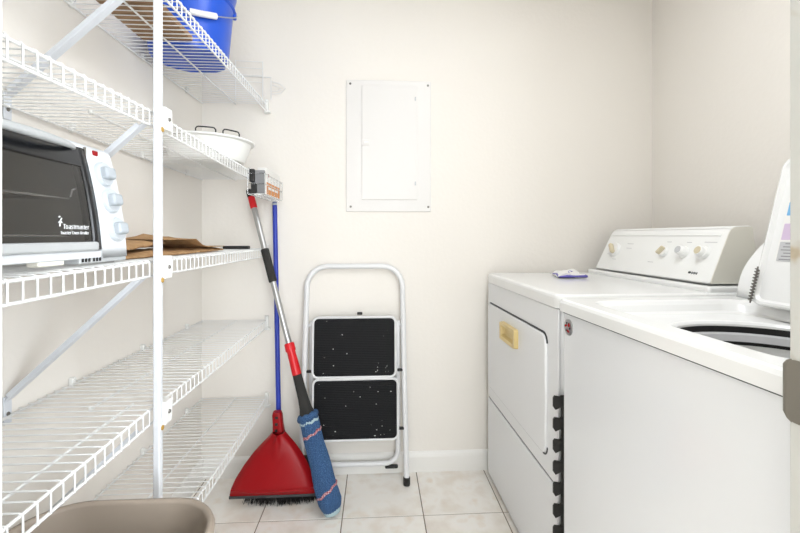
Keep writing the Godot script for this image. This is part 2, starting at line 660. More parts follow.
func tiles() -> void:
	var fl := struct("floor", bx(LEFT, RIGHT, -0.1, -0.002, FRONT - 0.115, BACK), M.grout)
	var xs := [LEFT]
	for k in range(-4, 6):
		var x := 0.188 + k * TILE
		if x > LEFT + 0.01 and x < RIGHT - 0.01: xs.append(x)
	xs.append(RIGHT)
	var ds := [FRONT - 0.115]
	for k in range(-4, 2):
		var d := 1.642 + k * 0.3215
		if d > ds[0] + 0.02 and d < BACK - 0.02: ds.append(d)
	ds.append(BACK)
	var g := 0.0022
	var cache := {}
	for i in xs.size() - 1:
		for j in ds.size() - 1:
			var x0: float = xs[i] + (g if i > 0 else 0.0)
			var x1: float = xs[i + 1] - (g if i < xs.size() - 2 else 0.0)
			var z0: float = ds[j] + (g if j > 0 else 0.0)
			var z1: float = ds[j + 1] - (g if j < ds.size() - 2 else 0.0)
			var key := "%.3f %.3f" % [x1 - x0, z1 - z0]
			if not cache.has(key):
				cache[key] = MB.new().rbox(Vector3(0, -0.004, 0), Vector3(x1 - x0, 0.008, z1 - z0), 0.0012, 2).mesh()
			part("tile", cache[key], M.tile[rng.randi() % 4], fl, Vector3((x0 + x1) / 2, 0, -(z0 + z1) / 2))

# ---------------------------------------------------------------- dryer: local x = depth from the front, z = along the front towards the door
func knob(parent: Node3D, at: Vector3, ax: Vector3, r: float, h: float, m: Material, grip: Material, turn: float, dial: bool) -> void:
	var up := Vector3.UP - ax * Vector3.UP.dot(ax)
	up = up.normalized()
	var b := Basis(up.cross(ax) * -1.0, ax, up).orthonormalized()
	b = b * Basis(Vector3.UP, turn)
	var xf := Transform3D(b, at)
	var k := part("knob", MB.new().lathe([Vector2(0.0005, 0), Vector2(r, 0), Vector2(r, h * 0.3), Vector2(r * 0.93, h * 0.45), Vector2(0.0005, h * 0.45)], 24, xf), m, parent)
	if dial:
		part("hub", MB.new().lathe([Vector2(0.0005, h * 0.4), Vector2(r * 0.82, h * 0.4), Vector2(r * 0.76, h * 0.95), Vector2(r * 0.70, h), Vector2(0.0005, h)], 20, xf), m, k)
		part("face", MB.new().lathe([Vector2(0.0005, h), Vector2(r * 0.62, h), Vector2(r * 0.60, h + 0.0012), Vector2(0.0005, h + 0.0012)], 20, xf), grip, k)
	else:
		part("grip", MB.new().rbox(Vector3(0, h * 0.7, 0), Vector3(r * 0.55, h * 0.62, r * 1.75), r * 0.2, 2, xf), grip, k)

func appliance_top(mb: MB, x0: float, x1: float, y: float, th: float, ww: float, r: float) -> void:
	var rings := []
	for s in [[0.0, y - th], [0.0, y - 0.012], [0.0022, y - 0.005], [0.007, y - 0.0012], [0.014, y]]:
		var ring := []
		for p in rrect((x0 + x1) / 2, ww / 2, x1 - x0 - 2 * s[0], ww - 2 * s[0], r - s[0] * 0.5): ring.append(Vector3(p.x, s[1], p.y))
		rings.append(ring)
	mb.loft(rings)

# control console with slanted face; section in x,y, ends closed and a little tapered
func console_shape(sec: Array, z0: float, z1: float, taper: float) -> MB:
	var mb := MB.new()
	var c := Vector2.ZERO
	for p in sec: c += p
	c /= sec.size()
	var rings := []
	for s in [[z0 + 0.0, 0.985], [z0 + 0.006, 1.0], [z1 - 0.006, 1.0], [z1, 0.985]]:
		var ring := []
		for p in sec:
			var q: Vector2 = c + (p - c) * s[1]
			var lean := taper * clampf((p.y - 0.94) / 0.2, 0, 1)
			ring.append(Vector3(q.x, q.y, s[0] + (lean if s[0] < (z0 + z1) / 2 else -lean)))
		rings.append(ring)
	return mb.loft(rings)

func round_poly(pts: Array, rads: Array, seg := 4) -> Array:
	var o := []
	var n := pts.size()
	for i in n:
		var p: Vector2 = pts[i]
		var a: Vector2 = (pts[(i - 1 + n) % n] - p).normalized()
		var b: Vector2 = (pts[(i + 1) % n] - p).normalized()
		var r: float = rads[i]
		if r <= 0.0:
			o.append(p); continue
		for k in seg + 1:
			var t := float(k) / seg
			var q0 := p + a * r
			var q1 := p + b * r
			o.append(q0.lerp(p, t).lerp(p.lerp(q1, t), t))
	return o

func dryer() -> void:
	var W := 0.735
	var t := thing("dryer", "white front-loading clothes dryer with gold handle cup, against the back wall", "dryer", w(0.515, 0, 1.914), 0.0177)
	var H := 0.938
	# cabinet
	var cab := MB.new()
	var rings := []
	for y in [0.012, H - 0.047]:
		var ring := []
		for p in rrect(0.34, W / 2, 0.66, W - 0.01, 0.022, 6): ring.append(Vector3(p.x, y, p.y))
		rings.append(ring)
	cab.loft(rings)
	part("cabinet", cab, M.enamel_front, t)
	var top := MB.new()
	appliance_top(top, 0.0, 0.70, H, 0.041, W, 0.03)
	part("top_panel", top, M.enamel, t)
	# raised rear step under the console
	part("rear_step", MB.new().rbox(Vector3(0.585, H + 0.006, W / 2), Vector3(0.21, 0.024, W - 0.03), 0.010, 4), M.enamel, t)
	# thin seam shadow strip below the top
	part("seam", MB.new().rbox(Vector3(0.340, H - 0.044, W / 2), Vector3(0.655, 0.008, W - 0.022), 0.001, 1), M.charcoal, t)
	# lower front panel with a seam above it
	var fx := 0.010
	var lower := MB.new()
	plate(lower, Vector3(fx, 0.189, W / 2), Vector3(0, 0, 1), Vector3.UP, Vector3(-1, 0, 0), W - 0.02, 0.350, 0.006, 0.007, 0.003)
	part("lower_panel", lower, M.enamel_front, t)
	part("panel_gap", MB.new().rbox(Vector3(fx - 0.0005, 0.367, W / 2), Vector3(0.003, 0.006, W - 0.024), 0.0, 0), M.charcoal, t)  # charcoal strip paints the shade inside the panel gap
	var upper := MB.new()
	plate(upper, Vector3(fx, 0.632, W / 2), Vector3(0, 0, 1), Vector3.UP, Vector3(-1, 0, 0), W - 0.02, 0.524, 0.006, 0.005, 0.002)
	part("upper_panel", upper, M.enamel_front, t)
	# door
	var dd := MB.new()
	plate(dd, Vector3(fx - 0.005, 0.614, 0.34), Vector3(0, 0, 1), Vector3.UP, Vector3(-1, 0, 0), 0.622, 0.378, 0.03, 0.008, 0.004)
	var door := part("door", dd, M.enamel_front, t)
	# charcoal tubes painting the shade in the groove above and beside the door
	var gap := MB.new()
	var path := []
	var zc := 0.34
	path.append(Vector3(fx - 0.0055, 0.806, zc - 0.29))
	path.append_array(arc(Vector3(fx - 0.0055, 0.776, zc + 0.284), Vector3(0, 0, 1), Vector3.UP, 0.03, PI / 2, 0.0, 5))
	path.append_array(arc(Vector3(fx - 0.0055, 0.452, zc + 0.284), Vector3(0, 0, 1), Vector3.UP, 0.03, 0.0, -PI / 2, 5))
	gap.tube(path.slice(0, 7), 0.0035, 6)
	part("groove_shade", gap, M.charcoal, t)
	part("groove_shade", MB.new().tube(path.slice(7, 13), 0.0028, 6), M.charcoal, t)
	# gold recessed handle cup
	var hc := Vector3(fx - 0.0132, 0.729, 0.335)
	var fr := MB.new()
	var ro := rrect(0, 0, 0.172, 0.072, 0.008, 3)
	var ri := rrect(0, 0, 0.140, 0.044, 0.006, 3)
	var rb := rrect(0, 0.003, 0.132, 0.036, 0.006, 3)
	var a0 := []; var a1 := []; var a2 := []; var a3 := []
	for p in ro:
		a0.append(hc + Vector3(0.001, p.y, p.x)); a1.append(hc + Vector3(-0.016, p.y * 0.96, p.x * 0.98))
	for p in ri: a2.append(hc + Vector3(-0.015, p.y, p.x))
	for p in rb: a3.append(hc + Vector3(-0.0006, p.y, p.x))
	fr.band(a0, a1, [])
	fr.loft([a1, a2], false, false)
	var hp := part("handle_cup", fr, M.gold, door)
	var cup := MB.new()
	cup.loft([a2, a3], false, false)
	cup.fan(a3, Vector3(-1, 0, 0))
	part("cup_recess", cup, M.gold, door)
	hp.set_meta("label", "gold recessed handle")
	# console
	var sec := round_poly([Vector2(0.497, 0.960), Vector2(0.504, 0.975), Vector2(0.572, 1.125), Vector2(0.588, 1.141), Vector2(0.652, 1.143), Vector2(0.668, 0.960)], [0.0, 0.008, 0.012, 0.012, 0.01, 0.0])
	var z0 := 0.055
	var z1 := 0.700
	var con := part("console", console_shape(sec, z0, z1, 0.012), M.console, t)
	var face0 := Vector2(0.504, 0.975)
	var face1 := Vector2(0.572, 1.125)
	var dir := (face1 - face0).normalized()
	var nrm := Vector3(-dir.y, dir.x, 0)
	var u := Vector3(dir.x, dir.y, 0)
	var at := func(s: float, z: float, out: float) -> Vector3:
		return Vector3(face0.x, face0.y, z) + u * s + nrm * out
	# cream end panel at the side towards the washer
	var endp := MB.new()
	var er := []; var er2 := []
	for p in sec:
		var lean := 0.012 * clampf((p.y - 0.94) / 0.2, 0, 1)
		var q: Vector2 = Vector2(0.59, 1.05) + (p - Vector2(0.59, 1.05)) * 0.97
		er.append(Vector3(q.x, q.y, z1 - lean - 0.001)); er2.append(Vector3(q.x, q.y, z1 - lean + 0.0025))
	endp.loft([er, er2])
	part("end_panel", endp, M.cream, con)
	var ridge := MB.new().tube([at.call(0.150, z0 + 0.03, 0.0005), at.call(0.150, z1 - 0.03, 0.0005)], 0.003, 6)
	part("top_ridge", ridge, M.console, con)
	knob(con, at.call(0.080, 0.150, 0.0), nrm, 0.031, 0.030, M.console, M.tan_knob, 0.8, false)
	knob(con, at.call(0.083, 0.453, 0.0), nrm, 0.019, 0.028, M.console, M.tan_knob, -0.6, false)
	knob(con, at.call(0.085, 0.548, 0.0), nrm, 0.021, 0.028, M.console, M.label_grey, -0.7, true)
	knob(con, at.call(0.086, 0.634, 0.0), nrm, 0.021, 0.028, M.console, M.tan_knob, -0.7, true)
	# fine grey print beside the knobs: short strokes, too small to read
	var pr := MB.new()
	for q in [[0.112, 0.16, 0.04], [0.092, 0.165, 0.035], [0.038, 0.10, 0.025], [0.124, 0.39, 0.022], [0.124, 0.485, 0.022], [0.126, 0.56, 0.05], [0.06, 0.045, 0.02], [0.04, 0.33, 0.03]]:
		pr.rbox(Vector3.ZERO, Vector3(0.002, 0.0006, q[2]), 0.0, 0, Transform3D(Basis(u, nrm, Vector3(0, 0, 1)), at.call(q[0], z0 + q[1] + q[2] / 2, 0.0002)))
	part("fine_print", pr, M.label_grey, con).set_meta("kind", "stuff")
	# dark maker's mark low on the face: an oval emblem and a small word
	var lg := MB.new()
	var lb := Basis(Vector3(0, 0, 1), u, nrm * 1.0)
	lg.lathe([Vector2(0.0001, 0), Vector2(0.006, 0), Vector2(0.006, 0.0008), Vector2(0.0001, 0.0008)], 14, Transform3D(Basis(u * 0.7, nrm, Vector3(0, 0, 1)), at.call(0.016, 0.606, 0)))
	for k in 5: lg.rbox(Vector3.ZERO, Vector3([0.009, 0.006, 0.009, 0.006, 0.008][k], 0.0008, 0.0028), 0.0, 0, Transform3D(Basis(u, nrm, Vector3(0, 0, 1)), at.call(0.015, 0.616 + k * 0.0052, 0.0004)))
	part("emblem", lg, M.print_dark, con)
	# levelling feet
	for p in [Vector2(0.06, 0.06), Vector2(0.06, W - 0.06), Vector2(0.62, 0.06), Vector2(0.62, W - 0.06)]:
		part("foot", MB.new().lathe([Vector2(0.001, 0), Vector2(0.02, 0), Vector2(0.016, 0.013), Vector2(0.001, 0.013)], 14), M.rubber, t, Vector3(p.x, 0, p.y))

# ---------------------------------------------------------------- washer
func washer() -> void:
	var W := 0.686
	var H := 0.935
	var t := thing("washing_machine", "white top-loading washing machine with raised lid beside the dryer", "washing machine", w(0.512, 0, 1.150), 0.029)
	var cab := MB.new()
	var rings := []
	for y in [0.012, H - 0.036]:
		var ring := []
		for p in rrect(0.335, W / 2, 0.65, W - 0.012, 0.02, 6): ring.append(Vector3(p.x, y, p.y))
		rings.append(ring)
	cab.loft(rings, true, false)
	part("cabinet", cab, M.enamel_front, t)
	var sm := MB.new()
	sm.tube([Vector3(0.0115, H - 0.036, 0.02), Vector3(0.0115, H - 0.036, W - 0.02)], 0.004, 6)
	part("seam", sm, M.charcoal, t)  # charcoal tube paints the shade of the seam under the top
	# top panel: outer rim, sloping well and a round opening
	var top := MB.new()
	var n := 12
	var cx := 0.30
	var cz := 0.36
	var R := 0.188
	var ring_of := func(inset: float, y: float, r: float) -> Array:
		var o := []
		for p in rrect(0.34, W / 2, 0.68 - 2 * inset, W - 2 * inset, r, n): o.append(Vector3(p.x, y, p.y))
		return o
	var circ := func(r: float, y: float) -> Array:
		# same number of points as the rounded rectangle, starting at the same corner angle
		var o := []
		for q in 4:
			for k in n + 1:
				var a := PI / 2 * q + PI / 2 * (float(k) / n)
				if k == 0: a += 0.01
				if k == n: a -= 0.01
				o.append(Vector3(cx + r * cos(a), y, cz + r * sin(a)))
		return o
	var well := func(inset: float, y: float, r: float) -> Array:
		var o := []
		for p in rrect(0.275, W / 2, 0.45 - 2 * inset, W - 0.13 - 2 * inset, r, n): o.append(Vector3(p.x, y, p.y))
		return o
	var rr := [ring_of.call(0.0, H - 0.034, 0.02), ring_of.call(0.0, H - 0.010, 0.02), ring_of.call(0.003, H - 0.003, 0.02), ring_of.call(0.010, H, 0.02)]
	for k in rr.size() - 1: top.band(rr[k], rr[k + 1], [])
	var ww := [rr[3], well.call(0.0, H, 0.06), well.call(0.005, H - 0.003, 0.06), well.call(0.012, H - 0.012, 0.06), well.call(0.02, H - 0.028, 0.06), well.call(0.028, H - 0.033, 0.06), circ.call(R + 0.012, H - 0.036), circ.call(R + 0.004, H - 0.038), circ.call(R, H - 0.043), circ.call(R, H - 0.048)]
	for k in ww.size() - 1:
		var rows := []
		for r2 in [ww[k], ww[k + 1]]:
			var pa := PackedVector3Array()
			for p in r2: pa.append(p)
			rows.append(pa)
		top.grid(rows, true)
	part("top_panel", top, M.enamel, t)
	# tub: black band of painted shade, grey balance ring, dark gap, enamel basket, agitator
	var o := Transform3D(Basis.IDENTITY, Vector3(cx, 0, cz))
	var y0 := H - 0.048
	part("tub_shade_band", MB.new().lathe([Vector2(R + 0.006, y0), Vector2(R + 0.006, y0 - 0.022), Vector2(R + 0.02, y0 - 0.022), Vector2(R + 0.02, y0)], 48, o), M.black, t)
	part("balance_ring", MB.new().lathe([Vector2(R + 0.004, y0 - 0.016), Vector2(R - 0.004, y0 - 0.020), Vector2(R - 0.006, y0 - 0.036), Vector2(R + 0.018, y0 - 0.036), Vector2(R + 0.018, y0 - 0.016)], 48, o), M.label_grey, t)
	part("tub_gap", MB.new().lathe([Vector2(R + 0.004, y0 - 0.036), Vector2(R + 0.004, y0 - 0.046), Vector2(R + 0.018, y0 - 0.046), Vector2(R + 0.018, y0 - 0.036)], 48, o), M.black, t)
	part("basket", MB.new().lathe([Vector2(R + 0.002, y0 - 0.046), Vector2(R - 0.002, y0 - 0.36), Vector2(0.05, y0 - 0.38), Vector2(0.05, y0 - 0.40), Vector2(R + 0.012, y0 - 0.39), Vector2(R + 0.016, y0 - 0.046)], 48, o), M.enamel, t)
	part("agitator", MB.new().lathe([Vector2(0.001, y0 - 0.10), Vector2(0.03, y0 - 0.11), Vector2(0.04, y0 - 0.2), Vector2(0.06, y0 - 0.33), Vector2(0.10, y0 - 0.37), Vector2(0.001, y0 - 0.375)], 28, o), M.white_plastic, t)
	# console
	var sec := round_poly([Vector2(0.520, H - 0.001), Vector2(0.53, H + 0.075), Vector2(0.615, H + 0.175), Vector2(0.655, H + 0.18), Vector2(0.67, H - 0.001)], [0.0, 0.05, 0.06, 0.01, 0.0], 6)
	var con := part("console", console_shape(sec, 0.030, W - 0.012, 0.004), M.enamel, t)
	for k in 3: knob(con, Vector3(0.545, H + 0.115, 0.2 + k * 0.14), Vector3(-0.71, 0.71, 0), 0.024, 0.026, M.console, M.label_grey, 0.0, true)
	# lid, opened past upright
	var lean := atan2(0.10, 0.385)
	var lu := Vector3(sin(lean), cos(lean), 0)
	var ln := Vector3(-cos(lean), sin(lean), 0)
	var lz0 := 0.138
	var lz1 := 0.605
	var lc := Vector3(0.460, H - 0.002, (lz0 + lz1) / 2) + lu * 0.195
	var lm := MB.new()
	plate(lm, lc, Vector3(0, 0, 1), lu, ln * -1.0, lz1 - lz0, 0.39, 0.025, 0.014, 0.005)
	# inner face: rolled rim round a shallow pan
	var rm := []
	for s in [[0.0, 0.0], [0.0, 0.006], [0.004, 0.009], [0.010, 0.009], [0.016, 0.003]]:
		var ring := []
		for p in rrect(0, 0, lz1 - lz0 - 2 * s[0], 0.39 - 2 * s[0], 0.025 - s[0] * 0.5): ring.append(lc + Vector3(0, 0, 1) * p.x + lu * p.y + ln * s[1])
		rm.append(ring)
	for k in rm.size() - 1:
		lm.band(rm[k], rm[k + 1], [])
	lm.fan(rm[-1], ln)
	var lid := part("lid", lm, M.enamel, t)
	# stickers on the inner face
	var pb := Basis(Vector3(0, 0, 1), lu, ln)
	var lp := func(z: float, s: float, out: float) -> Vector3: return Vector3(lc.x, lc.y, 0) + Vector3(0, 0, lz0 + z) + lu * (s - 0.195) + ln * (0.003 + out)
	var st := part("sticker", plate(MB.new(), lp.call(0.135, 0.245, 0.0), Vector3(0, 0, 1), lu, ln, 0.20, 0.25, 0.004, 0.0005, 0.0001), M.paper, lid)
	for q in [[0.142, 0.05, M.label_grey], [0.193, 0.042, M.label_pink], [0.253, 0.036, M.label_blue], [0.305, 0.05, M.label_pink]]:
		part("print_block", plate(MB.new(), lp.call(0.135, q[0], 0.0006), Vector3(0, 0, 1), lu, ln, 0.192, q[1], 0.002, 0.0003, 0.0001), q[2], st)
	# small print lines turned into the lid's plane
	var ln2 := MB.new()
	for k in 6:
		for j in 3:
			ln2.rbox(Vector3.ZERO, Vector3(0.05 - 0.008 * ((k + j) % 3), 0.0022, 0.0004), 0.0, 0, Transform3D(pb, lp.call(0.070 + j * 0.062, 0.122 + k * 0.008, 0.0011)))
	part("small_print", ln2, M.print_grey, st).set_meta("kind", "stuff")
	# hinge spring at the lid's lower corner
	var sprp := []
	var rad := []
	for k in 60:
		var a := k * 1.1
		var c := Vector3(0.456, H + 0.006, lz0 + 0.010) + lu * (0.085 * k / 60.0) + ln * 0.012
		sprp.append(c + (Vector3(0, 0, 1) * cos(a) + ln * sin(a)) * 0.0045)
		rad.append(0.0014)
	var hg := MB.new().tube(sprp, 0.0016, 5)
	hg.tube([Vector3(0.456, H + 0.0, lz0 + 0.010) + ln * 0.012, Vector3(0.456, H + 0.006, lz0 + 0.010) + lu * 0.09 + ln * 0.012], 0.002, 6)
	part("hinge", hg, M.screw, lid)
	# round badge on the front near the dryer
	var bd := Transform3D(Basis(Vector3(0, 1, 0), Vector3(-1, 0, 0), Vector3(0, 0, 1)), Vector3(0.0095, 0.862, 0.05))
	var bg := part("badge", MB.new().lathe([Vector2(0.0005, -0.001), Vector2(0.022, -0.001), Vector2(0.022, 0.002), Vector2(0.019, 0.003), Vector2(0.0005, 0.003)], 28, bd), M.steel, t)
	var w1 := MB.new()
	for a in [0.4, 2.5, 4.6]:
		var pts := []
		for k in 7: pts.append(bd * Vector3(cos(a + k * 0.16) * (0.014 - k * 0.0013), 0.0032, sin(a + k * 0.16) * (0.014 - k * 0.0013)))
		w1.tube(pts, [0.0008, 0.0025, 0.0035, 0.0035, 0.003, 0.0022, 0.0008], 6)
	part("badge_swirl", w1, M.red, bg)
	var w2 := MB.new()
	for a in [1.4, 3.5, 5.6]:
		var pts := []
		for k in 5: pts.append(bd * Vector3(cos(a + k * 0.14) * 0.012, 0.0032, sin(a + k * 0.14) * 0.012))
		w2.tube(pts, [0.0008, 0.0022, 0.0028, 0.002, 0.0008], 6)
	part("badge_mark", w2, M.print_dark, bg)
	for p in [Vector2(0.06, 0.06), Vector2(0.06, W - 0.06), Vector2(0.6, 0.06), Vector2(0.6, W - 0.06)]:
		part("foot", MB.new().lathe([Vector2(0.001, 0), Vector2(0.02, 0), Vector2(0.016, 0.013), Vector2(0.001, 0.013)], 14), M.rubber, t, Vector3(p.x, 0, p.y))

# black interlocking floor mat stood on edge between the two machines
func rubber_mat() -> void:
	var pts := PackedVector2Array()   # x = room x, y = height
	var x0 := 0.535
	pts.append(Vector2(x0 + 0.45, 0.0)); pts.append(Vector2(x0 + 0.45, 0.645)); pts.append(Vector2(x0, 0.648))
	var y := 0.645
	while y > 0.05:
		# dovetail tab: narrow neck, wider head
		pts.append_array([Vector2(x0 - 0.003, y), Vector2(x0 - 0.020, y + 0.003), Vector2(x0 - 0.024, y - 0.003), Vector2(x0 - 0.024, y - 0.028), Vector2(x0 - 0.018, y - 0.037), Vector2(x0 - 0.004, y - 0.031), Vector2(x0, y - 0.036)])
		y -= 0.0625
		if y > 0.05: pts.append(Vector2(x0, y + 0.004))
	pts.append(Vector2(x0, 0.0))
	var mb := MB.new()
	var a := []; var b := []
	for p in pts:
		a.append(w(p.x, p.y, 1.170)); b.append(w(p.x, p.y, 1.1765))
	mb.fan(a, Vector3(0, 0, 1)); mb.fan(b, Vector3(0, 0, -1))
	for k in a.size():
		var k2 := (k + 1) % a.size()
		var n: Vector3 = (a[k2] - a[k]).cross(b[k] - a[k])
		mb.fan([a[k], a[k2], b[k2], b[k]], n)
	solo("rubber_mat", mb, M.rubber, "black interlocking rubber mat with notched edge standing between dryer and washing machine", "mat")

# ---------------------------------------------------------------- wire shelves
func deck_wire(depth: float, lip: float) -> ArrayMesh:
	# local: x from the wall (0) to the front edge (depth), y 0 at the deck
	var path := [Vector3(0.002, 0, 0), Vector3(depth - 0.006, 0, 0), Vector3(depth - 0.0025, -0.001, 0), Vector3(depth, -0.004, 0), Vector3(depth + 0.0005, -lip, 0)]
	return MB.new().tube(path, 0.0016, 6).mesh()

func shelf(label: String, knots: Array, d0: float, d1: float, mid_rods: Array, braced: bool) -> Node3D:
	var depth := 0.298
	var lip := 0.036
	# the shelf sags a little between its supports: height at a depth
	var ya := func(d: float) -> float:
		for q in knots.size() - 1:
			if d <= knots[q + 1][0] or q == knots.size() - 2:
				return lerpf(knots[q][1], knots[q + 1][1], (d - knots[q][0]) / (knots[q + 1][0] - knots[q][0]))
		return 0.0
	var yf: float = ya.call(d1)
	var t := thing("wire_shelf", label, "shelf", w(LEFT, yf, d1), 0.0, "white wire shelves along the left wall")
	var L := d1 - d0
	var yz := func(z: float) -> float: return ya.call(d1 - z) - yf
	var dw := deck_wire(depth, lip)
	var z := 0.012
	while z < L - 0.004:
		part("deck_wire", dw, M.wire, t, Vector3(0, yz.call(z), z))
		z += 0.0254
	var rod := func(called: String, x: float, y: float, z0: float, z1: float, r: float) -> void:
		var path := []
		for q in 13:
			var zz := lerpf(z0, z1, q / 12.0)
			path.append(Vector3(x, y + yz.call(zz), zz))
		part(called, MB.new().tube(path, r, 8), M.wire, t)
	rod.call("front_rod", depth - 0.004, -0.0042, 0.006, L, 0.0029)
	rod.call("lower_rod", depth - 0.003, -lip, 0.006, L, 0.0029)
	rod.call("back_rod", 0.008, -0.0042, 0.006, L, 0.0029)
	for m in mid_rods:
		rod.call("middle_rod", m[0], -0.0045, maxf(0.006, d1 - m[2]), minf(L, d1 - m[1]), 0.0028)
		var zc := d1 - float(m[1])
		if m[3]: part("end_cap", MB.new().rbox(Vector3(m[0], -0.0045 + yz.call(zc), zc), Vector3(0.009, 0.009, 0.016), 0.004, 2), M.white_plastic, t)
	# clips on the back rod
	var zc2 := 0.16
	while zc2 < L:
		var c := MB.new()
		var cy: float = yz.call(zc2)
		c.rbox(Vector3(0.006, 0.004 + cy, zc2), Vector3(0.012, 0.024, 0.014), 0.003, 2)
		c.tube([Vector3(0.001, 0.010 + cy, zc2), Vector3(0.015, 0.011 + cy, zc2)], 0.0035, 8)
		part("wall_clip", c, M.white_plastic, t)
		zc2 += 0.33
	# bracket on the back wall that carries the front corner
	var br := MB.new()
	br.rbox(Vector3(depth - 0.002, -0.014, 0.008), Vector3(0.016, 0.066, 0.013), 0.003, 2)
	br.rbox(Vector3(depth + 0.002, -0.040, 0.012), Vector3(0.028, 0.010, 0.022), 0.003, 2)
	br.tube([Vector3(depth - 0.002, 0.012, 0.010), Vector3(depth - 0.002, 0.012, 0.024)], 0.005, 8)
	part("end_bracket", br, M.white_plastic, t)
	if braced:
		# folded steel brace from the front lip down to the wall
		var zb := d1 - 0.945
		var yb: float = yz.call(zb)
		var a := Vector3(depth - 0.006, yb - 0.036, zb)
		var b := Vector3(0.006, yb - 0.300, zb)
		var ax := (b - a).normalized()
		var side := Vector3(0, 0, 1)
		var nn := ax.cross(side).normalized()
		var bm := MB.new()
		bm.rbox(Vector3.ZERO, Vector3((b - a).length(), 0.003, 0.019), 0.001, 1, Transform3D(Basis(ax, nn, side), (a + b) / 2))
		bm.rbox(Vector3(0, 0.005, 0.008), Vector3((b - a).length() - 0.02, 0.010, 0.003), 0.001, 1, Transform3D(Basis(ax, nn, side), (a + b) / 2))
		bm.rbox(b + Vector3(-0.003, -0.022, 0), Vector3(0.004, 0.06, 0.019), 0.001, 1)
		var bp := part("brace", bm, M.brace, t)
		part("screw", MB.new().lathe([Vector2(0.0003, 0), Vector2(0.0045, 0), Vector2(0.003, 0.0025), Vector2(0.0003, 0.0025)], 12, Transform3D(Basis(Vector3(0, -1, 0), Vector3(1, 0, 0), Vector3(0, 0, 1)), b + Vector3(-0.001, -0.03, 0))), M.screw, bp)
	return t

func shelves() -> void:
	var ys := [1.714, 1.394, 1.056, 0.725, 0.372]   # heights at the support post
	var kn := [
		[[0.46, 1.712], [0.97, 1.714], [1.955, 1.72]],
		[[0.46, 1.383], [0.97, 1.394], [1.63, 1.3755], [1.955, 1.370]],
		[[0.46, 1.050], [0.97, 1.056], [1.955, 1.053]],
		[[0.46, 0.711], [0.97, 0.725], [1.955, 0.724]],
		[[0.96, 0.372], [1.955, 0.369]]]
	var labels := [
		"topmost white wire shelf holding the blue bucket and a wooden board",
		"white wire shelf directly above the toaster oven, holding a round white basin",
		"white wire shelf carrying the toaster oven and folded paper bags",
		"empty white wire shelf below the toaster oven shelf, above the waste bin",
		"lowest white wire shelf, empty, ending at the support post beside the bin"]
	for k in 5:
		var near := FRONT + 0.004 if k < 4 else 0.962
		var mids := [[0.155, near, BACK - 0.004, false]]
		if k in [1, 3]: mids = [[0.157, 0.978, BACK - 0.004, true], [0.238, near, 0.995, false]]
		shelf(labels[k], kn[k], near, BACK - 0.002, mids, k < 4)
	# support post from floor to ceiling in front of the shelves
	var t := thing("support_post", "white square tube post clamped to the fronts of all the wire shelves", "post", w(-0.4865, 0, 0.956))
	part("tube", MB.new().rbox(Vector3(0, CEIL / 2, 0), Vector3(0.015, CEIL - 0.002, 0.016), 0.003, 2), M.post, t)
	for k in 5:
		var y: float = ys[k] - 0.017
		var c := part("clamp", MB.new().rbox(Vector3(0.001, y, -0.0255), Vector3(0.022, 0.052, 0.032), 0.003, 2), M.white_plastic, t)
		part("screw", MB.new().lathe([Vector2(0.0003, 0), Vector2(0.005, 0), Vector2(0.0035, 0.003), Vector2(0.0003, 0.003)], 12, Transform3D(Basis(Vector3(0, -1, 0), Vector3(1, 0, 0), Vector3(0, 0, 1)), Vector3(0.0118, y, -0.0255))), M.screw, c)
		part("bolt", MB.new().lathe([Vector2(0.0003, 0), Vector2(0.006, 0), Vector2(0.006, 0.005), Vector2(0.0003, 0.005)], 6, Transform3D(Basis(Vector3(0, -1, 0), Vector3(1, 0, 0), Vector3(0, 0, 1)), Vector3(0.004, y - 0.028, -0.004))), M.gold_dark, c)

# ---------------------------------------------------------------- electrical panel
func panel() -> void:
	var cx := 0.059
	var cy := 1.5325
	var t := thing("electrical_panel", "flush white metal electrical panel with hinged door on the back wall", "electrical panel", w(cx, cy, BACK))
	var X := Vector3.RIGHT
	var Y := Vector3.UP
	var Z := Vector3(0, 0, 1)
	part("cover", plate(MB.new(), Vector3.ZERO, X, Y, Z, 0.40, 0.617, 0.006, 0.006, 0.003), M.panel, t)
	var dc := Vector3(0.004, 0.0145, 0.006)
	var d := part("door", plate(MB.new(), dc, X, Y, Z, 0.26, 0.534, 0.003, 0.005, 0.002), M.panel, t)
	var l := part("latch", plate(MB.new(), dc + Vector3(-0.112, 0.0, 0.005), X, Y, Z, 0.036, 0.026, 0.002, 0.004, 0.001), M.panel, d)
	part("latch_slide", plate(MB.new(), dc + Vector3(-0.110, 0.0, 0.009), X, Y, Z, 0.022, 0.010, 0.002, 0.003, 0.001), M.trim, l)
	for y in [0.208, -0.19]: part("hinge", MB.new().rbox(dc + Vector3(0.121, y, 0.006), Vector3(0.006, 0.018, 0.004), 0.0018, 2), M.steel, d)
	for p in [[-0.18, 0.29], [0.185, 0.288], [-0.178, -0.285], [0.187, -0.285]]:
		part("screw", MB.new().lathe([Vector2(0.0003, 0), Vector2(0.0055, 0), Vector2(0.004, 0.003), Vector2(0.0003, 0.003)], 12, Transform3D(Basis(X, Z, -Y), Vector3(p[0], p[1], 0.006))), M.screw, t)

